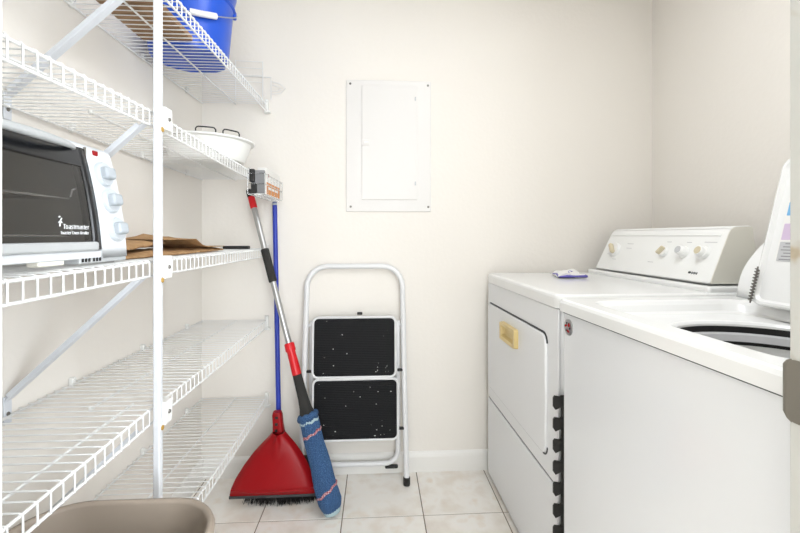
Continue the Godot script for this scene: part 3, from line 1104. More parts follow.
# ---------------------------------------------------------------- folded step stool
func stool() -> void:
	var t := thing("step_stool", "folded white steel step stool with two black ribbed treads leaning on the wall", "step stool", w(-0.1, 0, 1.845))
	var top_d := BACK - 0.016
	var P := func(x: float, y: float) -> Vector3: return w(x, y, lerpf(1.846, top_d, y / 0.985))
	# front frame: inverted U
	var r := 0.0125
	var path := [P.call(0.136, 0.025), P.call(0.128, 0.45), P.call(0.122, 0.86)]
	for k in range(0, 7):
		var a := PI / 2 * k / 6.0
		path.append(P.call(0.122 - 0.095 + 0.095 * cos(a), 0.875 + 0.095 * sin(a)))
	for k in range(0, 7):
		var a := PI / 2 + PI / 2 * k / 6.0
		path.append(P.call(-0.318 + 0.095 + 0.095 * cos(a), 0.875 + 0.095 * sin(a)))
	path.append_array([P.call(-0.318, 0.86), P.call(-0.324, 0.45), P.call(-0.332, 0.025)])
	wpart("front_frame", MB.new().tube(path, r, 14), M.stool, t)
	for x in [0.136, -0.332]:
		wpart("foot", MB.new().lathe([Vector2(0.0005, 0.0), Vector2(0.0145, 0.0), Vector2(0.0155, 0.004), Vector2(0.0155, 0.034), Vector2(0.0005, 0.036)], 16, Transform3D(Basis.IDENTITY, w(x, 0, 1.846))), M.black, t)
	# rear frame: U with the bar at the bottom, close to the wall
	var rp := []
	var RD := func(y: float) -> float: return lerpf(1.905, 1.925, y / 0.9)
	rp.append(w(0.098, 0.72, RD.call(0.72)))
	rp.append(w(0.100, 0.14, RD.call(0.14)))
	for k in range(0, 7):
		var a := -PI / 2 * k / 6.0
		rp.append(w(0.100 - 0.06 + 0.06 * cos(a), 0.128 + 0.06 * sin(a), 1.905))
	for k in range(0, 7):
		var a := -PI / 2 - PI / 2 * k / 6.0
		rp.append(w(-0.295 + 0.06 + 0.06 * cos(a), 0.128 + 0.06 * sin(a), 1.905))
	rp.append(w(-0.295, 0.14, RD.call(0.14)))
	rp.append(w(-0.293, 0.72, RD.call(0.72)))
	wpart("rear_frame", MB.new().tube(rp, 0.0115, 12), M.stool, t)
	for x in [0.07, -0.265]: wpart("foot_pad", MB.new().rbox(w(x, 0.052, 1.905), Vector3(0.06, 0.014, 0.02), 0.006, 2), M.black, t)
	# the two steps: white pan with rolled rim and ribbed mat
	var steps := [[-0.098, 0.607, 0.382, 0.274], [-0.092, 0.336, 0.388, 0.272]]
	for s in steps:
		var lean: float = atan2(top_d - 1.846, 0.985)
		var uy := Vector3(0, cos(lean), -sin(lean))
		var uz := Vector3(0, sin(lean), cos(lean))
		var o: Vector3 = P.call(s[0], s[1]) + uz * 0.004
		var pan := MB.new()
		plate(pan, o, Vector3.RIGHT, uy, uz, s[2], s[3], 0.028, 0.020, 0.006)
		var st := wpart("step", pan, M.stool, t)
		# rolled rim
		var rim := []
		for p in rrect(0, 0, s[2] - 0.008, s[3] - 0.008, 0.025): rim.append(o + Vector3.RIGHT * p.x + uy * p.y + uz * 0.0195)
		part("rim", MB.new().tube(rim, 0.0042, 8, true), M.stool, st)
		# mat with horizontal ribs
		var mm := MB.new()
		var mw: float = s[2] - 0.020
		var mh: float = s[3] - 0.020
		plate(mm, o + uz * 0.0198, Vector3.RIGHT, uy, uz, mw, mh, 0.020, 0.0015, 0.0005)
		var nrib := 34
		for k in nrib:
			var yy: float = -mh / 2 + mh * (k + 0.5) / nrib
			var e := maxf(0.0, absf(yy) - (mh / 2 - 0.02))
			var half := mw / 2 - 0.003 - (0.02 - sqrt(maxf(0.0, 0.0004 - e * e)))
			mm.rbox(Vector3.ZERO, Vector3(half * 2, 0.0042, 0.0026), 0.0009, 1, Transform3D(Basis(Vector3.RIGHT, uy, uz), o + uy * yy + uz * 0.0218))
		var tm := part("tread_mat", mm, M.tread, st)
		# flecks of dried paint
		var fl := MB.new()
		for k in 20:
			var fx := rng.randf_range(-0.46, 0.46) * mw
			var fy := rng.randf_range(-0.46, 0.46) * mh
			if k > 12:
				fx = (0.36 if s[1] > 0.5 else 0.30) * mw + rng.randfn() * 0.025
				fy = -0.36 * mh + rng.randfn() * 0.014
				fx = clampf(fx, -0.46 * mw, 0.46 * mw); fy = clampf(fy, -0.46 * mh, 0.46 * mh)
			var sz := rng.randf_range(0.0010, 0.0032)
			fl.rbox(Vector3.ZERO, Vector3(sz * rng.randf_range(1, 2.2), sz, 0.0012), 0.0005, 1, Transform3D(Basis(Vector3.RIGHT, uy, uz), o + Vector3.RIGHT * fx + uy * fy + uz * 0.0232))
		var f := part("paint_flecks", fl, M.fleck, tm)
		f.set_meta("kind", "stuff")
	# pivots, top catch
	for p in [[0.118, 0.50], [-0.308, 0.50], [0.122, 0.245], [-0.310, 0.245]]:
		wpart("pivot", MB.new().rbox(P.call(p[0] - 0.008 * signf(p[0]), p[1]) + Vector3(0, 0, 0.004), Vector3(0.028, 0.012, 0.012), 0.004, 2), M.black, t)
	wpart("catch", MB.new().rbox(P.call(-0.075, 0.756) + Vector3(0, 0, 0.012), Vector3(0.024, 0.012, 0.012), 0.003, 2), M.black, t)
	wpart("cross_bar", MB.new().tube([P.call(-0.31, 0.70) + Vector3(0, 0, -0.006), P.call(0.118, 0.70) + Vector3(0, 0, -0.006)], 0.007, 8), M.stool, t)

# ---------------------------------------------------------------- toaster oven
func toaster_oven() -> void:
	var y0 := 1.0585
	var t := thing("toaster_oven", "white toaster oven with dark glass door and three grey knobs", "toaster oven", w(-0.66, y0, 0.70))
	var dn := 0.492
	var df := 0.906
	var xb := -0.775
	# front line of the body at a height (leans back towards the top)
	var fx := func(y: float) -> float:
		var q := (y - y0) / 0.235
		return -0.521 - 0.010 * q - 0.030 * q * q
	var outline := func(yb: float, yt: float, inset: float) -> Array:
		var o := []
		o.append(Vector2(xb + inset, yb)); 
		for k in 9:
			var y := lerpf(yb, yt - 0.018, k / 8.0)
			o.append(Vector2(fx.call(y) - inset, y))
		for k in 6:
			var a := PI / 2 * (k + 1) / 6.0
			o.append(Vector2(fx.call(yt - 0.018) - inset - 0.03 + 0.03 * cos(a), yt - 0.018 + 0.018 * sin(a)))
		o.append(Vector2(xb + inset, yt))
		return o
	var ring := func(d: float, ins: float, yb: float, yt: float) -> Array:
		var o := []
		for p in outline.call(yb, yt, ins): o.append(w(p.x, p.y, d))
		return o
	var yb := y0 + 0.010
	var yt := y0 + 0.232
	# knob column at the far end
	var pm := MB.new()
	pm.loft([ring.call(df, 0.004, yb, yt - 0.004), ring.call(df - 0.005, 0.0, yb, yt), ring.call(0.822, 0.0, yb, yt)])
	wpart("control_panel", pm, M.oven_white, t)
	# hollow body: top, base, back and near end round a cavity
	var body := MB.new()
	body.rbox(w((xb + fx.call(yt)) / 2 - 0.008, yt - 0.007, (dn + 0.822) / 2), Vector3(fx.call(yt) - xb - 0.020, 0.014, 0.822 - dn), 0.004, 2)
	body.rbox(w((xb - 0.522) / 2, yb + 0.0075, (dn + 0.822) / 2), Vector3(-0.522 - xb, 0.015, 0.822 - dn), 0.003, 2)
	body.rbox(w(xb + 0.004, (yb + yt) / 2, (dn + 0.822) / 2), Vector3(0.008, yt - yb, 0.822 - dn), 0.002, 2)
	wpart("body", body, M.oven_white, t)
	var endm := MB.new()
	endm.loft([ring.call(dn + 0.018, 0.0, yb, yt), ring.call(dn + 0.003, 0.0, yb, yt), ring.call(dn, 0.004, yb, yt - 0.004)])
	wpart("end_panel", endm, M.oven_white, t)
	# upper fascia that sweeps over the door
	var fas := MB.new()
	var rows := []
	for k in 13:
		var d := lerpf(dn + 0.018, 0.823, k / 12.0)
		var sweep := 0.012 * pow(absf(k / 12.0 - 0.1), 2.0) + 0.012
		var row := PackedVector3Array()
		for j in 7:
			var y := lerpf(yt - 0.001, yt - sweep, j / 6.0)
			var x: float = fx.call(y) + 0.001
			if j < 2: x -= [0.02, 0.006][j]
			row.append(w(x, y, d))
		for j in 2:
			row.append(w(-0.60, [yt - sweep, yt - 0.002][j], d))
		rows.append(row)
	fas.grid(rows, true, true)
	wpart("fascia", fas, M.oven_white, t)
	# cavity
	var cav := MB.new()
	cav.rbox(w(xb + 0.010, y0 + 0.12, 0.66), Vector3(0.002, 0.19, 0.30), 0.0)
	cav.rbox(w(-0.66, yb + 0.018, 0.66), Vector3(0.21, 0.002, 0.31), 0.0)
	cav.rbox(w(-0.67, yt - 0.018, 0.66), Vector3(0.19, 0.002, 0.31), 0.0)
	cav.rbox(w(-0.66, y0 + 0.12, 0.8205), Vector3(0.22, 0.2, 0.002), 0.0)
	cav.rbox(w(-0.66, y0 + 0.12, dn + 0.020), Vector3(0.22, 0.2, 0.002), 0.0)
	wpart("cavity", cav, M.cavity, t)
	# door: dark frame with rounded corners, glass
	var da := dn + 0.022
	var db := 0.818
	var fr := MB.new()
	var seg := [[da, da + 0.016, y0 + 0.032, y0 + 0.216], [db - 0.022, db, y0 + 0.026, y0 + 0.216], [da, db, y0 + 0.180, y0 + 0.216]]
	for s in seg:
		var r2 := []
		for k in 9:
			var y := lerpf(s[2], s[3], k / 8.0)
			var row := PackedVector3Array()
			var x: float = fx.call(y)
			row.append_array([w(x - 0.012, y, s[0]), w(x + 0.004, y, s[0] + 0.001), w(x + 0.005, y, (s[0] + s[1]) / 2), w(x + 0.004, y, s[1] - 0.001), w(x - 0.012, y, s[1])])
			r2.append(row)
		fr.grid(r2, true, true)
	var door := wpart("door", fr, M.oven_black, t)
	var gl := MB.new()
	var gr := []
	for k in 9:
		var y := lerpf(y0 + 0.040, y0 + 0.182, k / 8.0)
		var row := PackedVector3Array()
		var x: float = fx.call(y)
		row.append_array([w(x + 0.002, y, da + 0.008), w(x + 0.002, y, db - 0.012)])
		gr.append(row)
	gl.grid(gr)
	part("glass", gl, M.glass, door)
	# light metal sill of the door
	var sl := MB.new()
	sl.rbox(w(-0.521, y0 + 0.033, (da + db) / 2 - 0.006), Vector3(0.014, 0.016, db - da - 0.016), 0.004, 2)
	part("door_sill", sl, M.oven_grey, door)
	# handle: bowed bar at the top of the door
	var hp := []
	var hr := []
	for k in 17:
		var q := k / 16.0
		var d := lerpf(da + 0.02, db - 0.03, q)
		var bow := sin(PI * q)
		hp.append(w(fx.call(y0 + 0.212) + 0.004 + 0.026 * pow(bow, 0.6), y0 + 0.212 - 0.002 * bow, d))
		hr.append(0.004 + 0.0035 * bow)
	part("handle", MB.new().tube(hp, hr, 10), M.oven_grey, door)
	# racks behind the glass
	for y in [y0 + 0.118, y0 + 0.052]:
		var rk := MB.new()
		rk.tube([w(-0.548, y, da + 0.004), w(-0.548, y, 0.772), w(-0.548, y + 0.004, 0.778), w(-0.548, y + 0.016, 0.781), w(-0.548, y + 0.019, 0.788)], 0.0022, 6)
		for k in 10: rk.tube([w(-0.548, y, 0.53 + k * 0.026), w(-0.745, y, 0.53 + k * 0.026)], 0.0014, 5)
		rk.tube([w(-0.745, y, da + 0.004), w(-0.745, y, 0.788)], 0.002, 6)
		wpart("rack", rk, M.chrome, t)
	# knobs and lamp
	var spots := [[0.860, 1.2325], [0.865, 1.1805], [0.870, 1.1235]]
	for s in spots:
		var y: float = s[1]
		var n := Vector2(0.01, fx.call(y - 0.01) - fx.call(y + 0.01)).normalized()
		var ax := Vector3(0.985, 0.17, 0).normalized()
		var b := Basis(ax.cross(Vector3(0, 0, 1)), ax, Vector3(0, 0, 1)).orthonormalized()
		var xf := Transform3D(b, w(fx.call(y), y, s[0]))
		var k := wpart("knob", MB.new().lathe([Vector2(0.0005, -0.001), Vector2(0.0245, -0.001), Vector2(0.0245, 0.005), Vector2(0.0225, 0.008), Vector2(0.0005, 0.008)], 28, xf), M.knob_pale, t)
		part("grip", MB.new().rbox(Vector3(0, 0.012, 0.002), Vector3(0.024, 0.018, 0.030), 0.006, 3, xf), M.knob_grey, k)
	wpart("indicator", MB.new().rbox(w(fx.call(1.273) + 0.001, 1.273, 0.852), Vector3(0.004, 0.010, 0.014), 0.0019, 2), M.red, t)
	# base strip with vent slots and pale foot
	var bs := MB.new().rbox(w(-0.6485, y0 + 0.012, (0.765 + df) / 2 + 0.0), Vector3(0.2485, 0.022, df - 0.765 - 0.004), 0.003, 2)
	var base := wpart("base_strip", bs, M.oven_grey, t)
	var vs := MB.new()
	for k in 6: vs.rbox(w(-0.5238, y0 + 0.0125, 0.773 + k * 0.0085 + (0.004 if k > 2 else 0.0)), Vector3(0.002, 0.016, 0.0042), 0.0, 0)
	part("vents", vs, M.oven_black, base)
	wpart("crumb_tray", MB.new().rbox(w(-0.535, y0 + 0.0085, 0.705), Vector3(0.02, 0.013, 0.055), 0.003, 2), M.cream, t)
	for p in [[-0.54, 0.53], [-0.75, 0.53], [-0.54, 0.87], [-0.75, 0.87]]:
		wpart("foot", MB.new().lathe([Vector2(0.0005, 0), Vector2(0.010, 0), Vector2(0.012, 0.008), Vector2(0.0005, 0.008)], 14, Transform3D(Basis.IDENTITY, w(p[0], y0 - 0.0004, p[1]))), M.rubber, t)
	# lettering low on the glass
	var yy := 1.126
	for q in [["Toastmaster", 0.0095, yy], ["Toaster Oven Broiler", 0.0062, yy - 0.0105]]:
		var tx := part("lettering", text(q[0], q[1] * 1.2), M.print_white, door, Vector3.ZERO)
		tx.rotation.y = PI / 2
		tx.position = w(fx.call(q[2]) + 0.0034, q[2], 0.757 if q[1] > 0.009 else 0.752)
		tx.position -= Vector3.ZERO
	var em := MB.new()
	var ex: float = fx.call(yy + 0.008) + 0.0034
	em.tube([w(ex, yy + 0.000, 0.7195), w(ex, yy + 0.009, 0.7205), w(ex, yy + 0.014, 0.7235)], 0.0011, 5)
	em.tube([w(ex, yy + 0.006, 0.7165), w(ex, yy + 0.0095, 0.7205), w(ex, yy + 0.006, 0.7245)], 0.001, 5)
	em.tube([w(ex, yy + 0.015, 0.7175), w(ex, yy + 0.0165, 0.7195)], 0.0014, 5)
	part("emblem", em, M.print_white, door)

# ---------------------------------------------------------------- things on the shelves
func bucket() -> void:
	var c := w(-0.645, 1.7205, 1.478)
	var t := thing("bucket", "blue plastic bucket with wire bail and white grip on the top shelf", "bucket", c)
	var H := 0.30
	var r := func(y: float) -> float: return 0.124 + 0.026 * y / H
	var prof := [Vector2(0.0005, 0.003), Vector2(0.112, 0.003), Vector2(0.113, 0.0), Vector2(0.120, 0.0), Vector2(0.124, 0.006)]
	for y in [0.05, 0.10, 0.15, 0.185]: prof.append(Vector2(r.call(y), y))
	for y in [0.19, 0.235]:
		prof.append_array([Vector2(r.call(y) + 0.007, y), Vector2(r.call(y) + 0.007, y + 0.004), Vector2(r.call(y), y + 0.005)])
	prof.append_array([Vector2(r.call(H - 0.012), H - 0.012), Vector2(r.call(H) + 0.006, H - 0.010), Vector2(r.call(H) + 0.006, H), Vector2(r.call(H) - 0.004, H), Vector2(0.120, 0.01), Vector2(0.0005, 0.008)])
	part("body", MB.new().lathe(prof, 48), M.blue, t)
	# ears at the ends of a diameter along the wall, bail hanging at the front
	var el := Vector3(0.916, 0, -0.40).normalized()
	var R: float = r.call(0.188) + 0.003
	for s in [-1.0, 1.0]:
		part("ear", MB.new().rbox(el * s * R + Vector3(0, 0.188, 0), Vector3(0.014, 0.030, 0.020), 0.005, 2), M.blue, t)
	var side := el.cross(Vector3.UP).normalized()
	if side.z < 0: side = -side
	var bail := []
	for k in 25:
		var a := PI * k / 24.0
		var out := 0.0 + sin(a)
		bail.append(el * cos(a) * (R + 0.010) + side * out * (R + 0.006) + Vector3(0, 0.188 - 0.092 * sin(a), 0))
	var b := part("bail", MB.new().tube(bail, 0.0022, 6), M.steel, t)
	var gp := []
	for k in range(8, 13): gp.append(bail[k])
	part("grip", MB.new().tube(gp, 0.010, 10), M.white_plastic, b)

func basin() -> void:
	var c := w(-0.632, 1.3828, 1.605)
	var t := thing("basin", "round white dish basin with two black wire handles on the shelf", "basin", c)
	var prof := [Vector2(0.0005, 0.0), Vector2(0.115, 0.0), Vector2(0.128, 0.006), Vector2(0.148, 0.060), Vector2(0.151, 0.074), Vector2(0.164, 0.078), Vector2(0.165, 0.083), Vector2(0.160, 0.085), Vector2(0.146, 0.081), Vector2(0.142, 0.066), Vector2(0.124, 0.012), Vector2(0.0005, 0.006)]
	part("bowl", MB.new().lathe(prof, 56), M.white_plastic, t)
	for a in [1.25, 0.70]:
		# a on the rim, angle measured from +x towards the camera (+z)
		var h := []
		var a0: float = a - 0.20
		var a1: float = a + 0.20
		var P := func(an: float, y: float) -> Vector3: return Vector3(0.158 * cos(an), y, 0.158 * sin(an))
		h.append(P.call(a0, 0.080)); h.append(P.call(a0, 0.094)); h.append(P.call(a0 + 0.03, 0.100))
		for k in 5: h.append(P.call(lerpf(a0 + 0.06, a1 - 0.06, k / 4.0), 0.101))
		h.append(P.call(a1 - 0.03, 0.100)); h.append(P.call(a1, 0.094)); h.append(P.call(a1, 0.080))
		part("handle", MB.new().tube(h, 0.0024, 6), M.black, t)

# a limp folded sheet of paper: closed slab over a grid with its own relief
func paper(mb: MB, pts: Array, th: float, sd: int, amp: float) -> void:
	var n := FastNoiseLite.new()
	n.seed = sd; n.frequency = 9.0; n.fractal_octaves = 2
	var nu := 14
	var nv := 8
	var rows := []
	for i in nu + 1:
		var top := PackedVector3Array()
		var bot := PackedVector3Array()
		for j in nv + 1:
			var u := float(i) / nu
			var v := float(j) / nv
			var a: Vector3 = pts[0].lerp(pts[1], u)
			var b: Vector3 = pts[3].lerp(pts[2], u)
			var p := a.lerp(b, v)
			var f := absf(n.get_noise_2d(p.x, p.z)) * amp
			var edge := minf(1.0, minf(minf(u, 1 - u) * 8.0, minf(v, 1 - v) * 6.0))
			top.append(p + Vector3(0, f + th * (0.35 + 0.65 * edge), 0))
			bot.append(p + Vector3(0, f * 0.6, 0))
		bot.reverse()
		top.append_array(bot)
		rows.append(top)
	mb.grid(rows, true, true)

func board_and_bags() -> void:
	solo("wooden_board", bx(-0.728, -0.575, 1.7215, 1.738, 0.62, 1.338, 0.002), M.wood, "brown wooden board lying flat on the topmost wire shelf", "board")
	# folded grocery bags
	var y := 1.056
	var a := MB.new()
	paper(a, [w(-0.77, y + 0.002, 0.925), w(-0.77, y + 0.002, 1.30), w(-0.535, y + 0.002, 1.27), w(-0.545, y + 0.002, 0.93)], 0.014, 1, 0.004)
	solo("paper_bag", a, M.kraft, "flat folded brown paper bag at the bottom of the pile next to the toaster oven", "paper bag", "folded brown paper bags")
	var b := MB.new()
	paper(b, [w(-0.76, y + 0.020, 0.93), w(-0.75, y + 0.024, 1.18), w(-0.60, y + 0.030, 1.22), w(-0.55, y + 0.021, 0.96)], 0.014, 2, 0.010)
	solo("paper_bag", b, M.kraft, "folded brown paper bag lying on top of the flat bag", "paper bag", "folded brown paper bags")
	var c := MB.new()
	paper(c, [w(-0.74, y + 0.003, 1.305), w(-0.72, y + 0.004, 1.56), w(-0.55, y + 0.003, 1.53), w(-0.53, y + 0.003, 1.285)], 0.012, 3, 0.006)
	# open mouth: upper sheet lifted in a ridge
	var rows := []
	for i in 9:
		var u := i / 8.0
		var top := PackedVector3Array()
		var bot := PackedVector3Array()
		for j in 9:
			var v := j / 8.0
			var x := lerpf(-0.73, -0.535, v)
			var d := lerpf(1.12 + 0.02 * sin(v * 9.0), 1.50, u)
			var lift := 0.050 * sin(PI * minf(1.0, u * 1.35 + 0.10)) * (0.62 + 0.38 * sin(v * 3.1 + 0.4)) + 0.004 * sin(v * 17.0 + u * 7.0)
			lift = maxf(lift, 0.012) + 0.006
			if d < 1.29: lift = maxf(lift, 0.044)
			top.append(w(x, y + lift + 0.002, d)); bot.append(w(x, y + lift, d))
		bot.reverse()
		top.append_array(bot)
		rows.append(top)
	c.grid(rows, true, true)
	solo("paper_bag", c, M.kraft, "crumpled brown paper bag with its mouth gaping open, farthest from the toaster oven", "paper bag", "folded brown paper bags")
	solo("black_strip", bx(-0.627, -0.525, 1.0565, 1.069, 1.735, 1.765, 0.002), M.black, "flat black plastic strip on the shelf beyond the paper bags", "strip")

# ---------------------------------------------------------------- waste bin
func bin() -> void:
	var t := thing("waste_bin", "tall taupe plastic waste bin open at the top, under the shelves", "waste bin", w(-0.462, 0, 0.692))
	var ring := func(ww: float, dd: float, r: float, y: float) -> Array:
		var o := []
		for p in rrect(0, 0, ww, dd, r, 10): o.append(Vector3(p.x, y, p.y))
		return o
	var spec := [[0.25, 0.19, 0.06, 0.0], [0.256, 0.196, 0.062, 0.01], [0.335, 0.262, 0.095, 0.572], [0.352, 0.278, 0.10, 0.576], [0.357, 0.283, 0.102, 0.592], [0.350, 0.276, 0.10, 0.602], [0.338, 0.264, 0.096, 0.603], [0.328, 0.255, 0.092, 0.596], [0.250, 0.19, 0.06, 0.02]]
	var mb := MB.new()
	var first: Array = ring.call(spec[0][0], spec[0][1], spec[0][2], spec[0][3])
	mb.fan(first, Vector3.DOWN)
	var rows := []
	for s in spec:
		var pa := PackedVector3Array()
		for p in ring.call(s[0], s[1], s[2], s[3]): pa.append(p)
		rows.append(pa)
	mb.grid(rows, true)
	var last: Array = ring.call(0.25, 0.19, 0.06, 0.02)
	mb.fan(last, Vector3.UP)
	part("shell", mb, M.bin, t)

# ---------------------------------------------------------------- broom, dustpan, mop
func broom() -> void:
	var foot := w(-0.395, 0.0, 1.80)
	var t := thing("broom", "broom with long blue handle and black bristles standing behind the red dustpan", "broom", foot)
	var top := w(-0.463, 1.262, 1.925)
	var bot := w(-0.416, 0.155, 1.815)
	wpart("handle", MB.new().tube([bot, bot.lerp(top, 0.5), top], 0.0105, 14), M.blue_pole, t)
	wpart("handle_tip", MB.new().tube([top - (top - bot).normalized() * 0.012, top + (top - bot).normalized() * 0.006], [0.0122, 0.009], 14), M.knob_grey, t)
	var head := MB.new()
	head.rbox(w(-0.400, 0.135, 1.812), Vector3(0.26, 0.05, 0.036), 0.012, 3)
	head.tube([w(-0.401, 0.15, 1.813), w(-0.406, 0.215, 1.820)], [0.022, 0.015], 12)
	wpart("head", head, M.black, t)
	var br := MB.new()
	for k in 900:
		var u := rng.randf_range(-1, 1)
		var v := rng.randf_range(-1, 1)
		var a := w(-0.40 + u * 0.122, 0.115, 1.812 + v * 0.012)
		var b := w(-0.392 + u * 0.150 + rng.randfn() * 0.004, rng.randf_range(0.001, 0.010) + 0.010 * u * u, 1.752 + v * 0.022 + rng.randfn() * 0.004)
		br.tube([a, a.lerp(b, 0.5), b], [0.0014, 0.0013, 0.0007], 4)
	var o := wpart("bristles", br, M.bristle, t)
	o.set_meta("kind", "stuff")

func dustpan() -> void:
	var t := thing("dustpan", "red upright plastic dustpan clipped to the blue broom handle", "dustpan", w(-0.41, 0.05, 1.74))
	var ctrl := [[0.0, 0.176, -0.418], [0.12, 0.172, -0.418], [0.30, 0.155, -0.416], [0.50, 0.128, -0.412], [0.68, 0.098, -0.409], [0.82, 0.068, -0.407], [0.92, 0.044, -0.406], [1.0, 0.026, -0.406]]
	var width := func(q: float) -> Vector2:
		for k in ctrl.size() - 1:
			if q <= ctrl[k + 1][0]:
				var f: float = (q - ctrl[k][0]) / (ctrl[k + 1][0] - ctrl[k][0])
				return Vector2(lerpf(ctrl[k][1], ctrl[k + 1][1], f), lerpf(ctrl[k][2], ctrl[k + 1][2], f))
		return Vector2(0.026, -0.406)
	var rows := []
	var nq := 22
	for i in nq + 1:
		var q := float(i) / nq
		var wx: Vector2 = width.call(q)
		var y := lerpf(0.052, 0.292, q)
		var dc := lerpf(1.722, 1.768, q)
		var front := PackedVector3Array()
		var back := PackedVector3Array()
		for j in 17:
			var s := -1.0 + 2.0 * j / 16.0
			# a shallow dished back: centre plane proud, rounded shoulders, fold near the lip
			var bulge := 0.030 * pow(maxf(0.0, 1.0 - s * s), 0.35) * smoothstep(0.0, 0.16, q) + 0.006
			bulge += 0.014 * exp(-pow(s / 0.22, 2.0)) * smoothstep(0.55, 0.95, q)
			front.append(w(wx.y + s * wx.x, y, dc - bulge))
			back.append(w(wx.y + s * wx.x * 0.985, y, dc - bulge + 0.0035 + 0.004 * (1.0 - absf(s))))
		back.reverse()
		front.append_array(back)
		rows.append(front)
	wpart("pan", MB.new().grid(rows, true, true), M.red, t)
	wpart("fold", MB.new().tube([w(-0.585, 0.083, 1.712), w(-0.50, 0.081, 1.698), w(-0.418, 0.081, 1.697), w(-0.335, 0.081, 1.698), w(-0.252, 0.084, 1.712)], 0.0035, 8), M.red, t)
	wpart("rubber_lip", MB.new().rbox(w(-0.418, 0.051, 1.7165), Vector3(0.354, 0.012, 0.008), 0.003, 2), M.charcoal, t)
	# socket sleeve that clips round the handle, with two dark openings
	var sl := MB.new()
	var rr := []
	for s in [[0.262, 0.028, 0.024], [0.285, 0.023, 0.022], [0.315, 0.0205, 0.020], [0.352, 0.0205, 0.019], [0.364, 0.017, 0.016]]:
		var ring := []
		var cx: float = -0.4105 - (s[0] - 0.27) * 0.10
		for p in rrect(cx, 0, s[1] * 2, s[2] * 2, 0.012): ring.append(Vector3(p.x, s[0], -lerpf(1.7805, 1.792, (s[0] - 0.26) / 0.11) + p.y))
		rr.append(PackedVector3Array(ring))
	sl.grid(rr, true, true)
	var so := wpart("socket", sl, M.red, t)
	for y in [0.345, 0.320, 0.296]:
		part("slot", MB.new().rbox(w(-0.418, y, lerpf(1.7615, 1.7725, (y - 0.30) / 0.05)), Vector3(0.012, 0.011, 0.006), 0.002, 2), M.black, so)

func mop() -> void:
	var foot := w(-0.172, 0.008, 1.662)
	var tip := w(-0.566, 1.318, 1.889)
	var t := thing("twist_mop", "twist mop with blue strand head, silver tube and red collar leaning on the shelves", "mop", w(-0.185, 0, 1.662))
	var P := func(q: float) -> Vector3: return foot.lerp(tip, q)
	var T := (tip - foot).normalized()
	# head of twisted strands
	var rows := []
	var u := T.cross(Vector3(0, 0, 1)).normalized()
	var v := T.cross(u)
	var n := 60
	for i in n + 1:
		var q := 0.008 + 0.266 * i / n
		var s := float(i) / n
		var base := lerpf(0.044, 0.036, smoothstep(0.0, 0.8, s))
		if s < 0.10: base *= lerpf(0.62, 1.0, sqrt(s / 0.10))
		var row := PackedVector3Array()
		for k in 96:
			var a := TAU * k / 96.0
			var rip := 0.0032 * absf(sin((a - s * 3.4) * 11.0)) + 0.0015 * sin(a * 3.0 + s * 14.0)
			row.append(P.call(q) + (u * cos(a) + v * sin(a)) * (base + rip))
		rows.append(row)
	var hd := wpart("mop_head", MB.new().grid(rows, true, true), M.mop_blue, t)
	var ringp := func(q: float, r: float, tilt: float) -> Array:
		var o := []
		for k in 28:
			var a := TAU * k / 28.0
			o.append(P.call(q) + (u * cos(a) + v * sin(a)) * r + T * (tilt * cos(a) + 0.003 * sin(a * 7.0)))
		return o
	part("stripe_band", MB.new().tube(ringp.call(0.226, 0.0365, 0.010), 0.0055, 7, true), M.mop_red, hd)
	part("stripe_band", MB.new().tube(ringp.call(0.064, 0.0430, 0.018), 0.0055, 7, true), M.mop_red, hd)
	part("cuff", MB.new().tube(ringp.call(0.276, 0.033, 0.003), 0.0125, 12, true), M.mop_blue, hd)
	part("cuff_lining", MB.new().tube(ringp.call(0.261, 0.0345, 0.002), 0.0062, 8, true), M.mop_pale, hd)
	part("end_cap", MB.new().tube([P.call(0.001), P.call(0.009), P.call(0.016)], [0.031, 0.036, 0.034], 20), M.mop_pale, hd)
	# cone, collar, tube, foam grip, top grip
	wpart("cone", MB.new().tube([P.call(0.270), P.call(0.286), P.call(0.30), P.call(0.33), P.call(0.40)], [0.036, 0.030, 0.025, 0.021, 0.0185], 18), M.rubber, t)
	wpart("collar", MB.new().tube([P.call(0.398), P.call(0.402), P.call(0.470), P.call(0.474), P.call(0.494), P.call(0.497)], [0.017, 0.0195, 0.0175, 0.0215, 0.0205, 0.017], 18), M.red_bright, t)
	wpart("tube", MB.new().tube([P.call(0.47), P.call(0.7), P.call(0.945)], 0.0125, 16), M.steel, t)
	wpart("foam_grip", MB.new().tube([P.call(0.690), P.call(0.693), P.call(0.795), P.call(0.798)], [0.015, 0.0175, 0.0175, 0.015], 16), M.rubber, t)
	wpart("top_grip", MB.new().tube([P.call(0.935), P.call(0.938), P.call(0.975)], [0.0135, 0.0155, 0.015], 16), M.red_bright, t)
	wpart("end_knob", MB.new().tube([P.call(0.974), P.call(0.985), P.call(0.997), P.call(1.0)], [0.0155, 0.0165, 0.015, 0.008], 16), M.black, t)

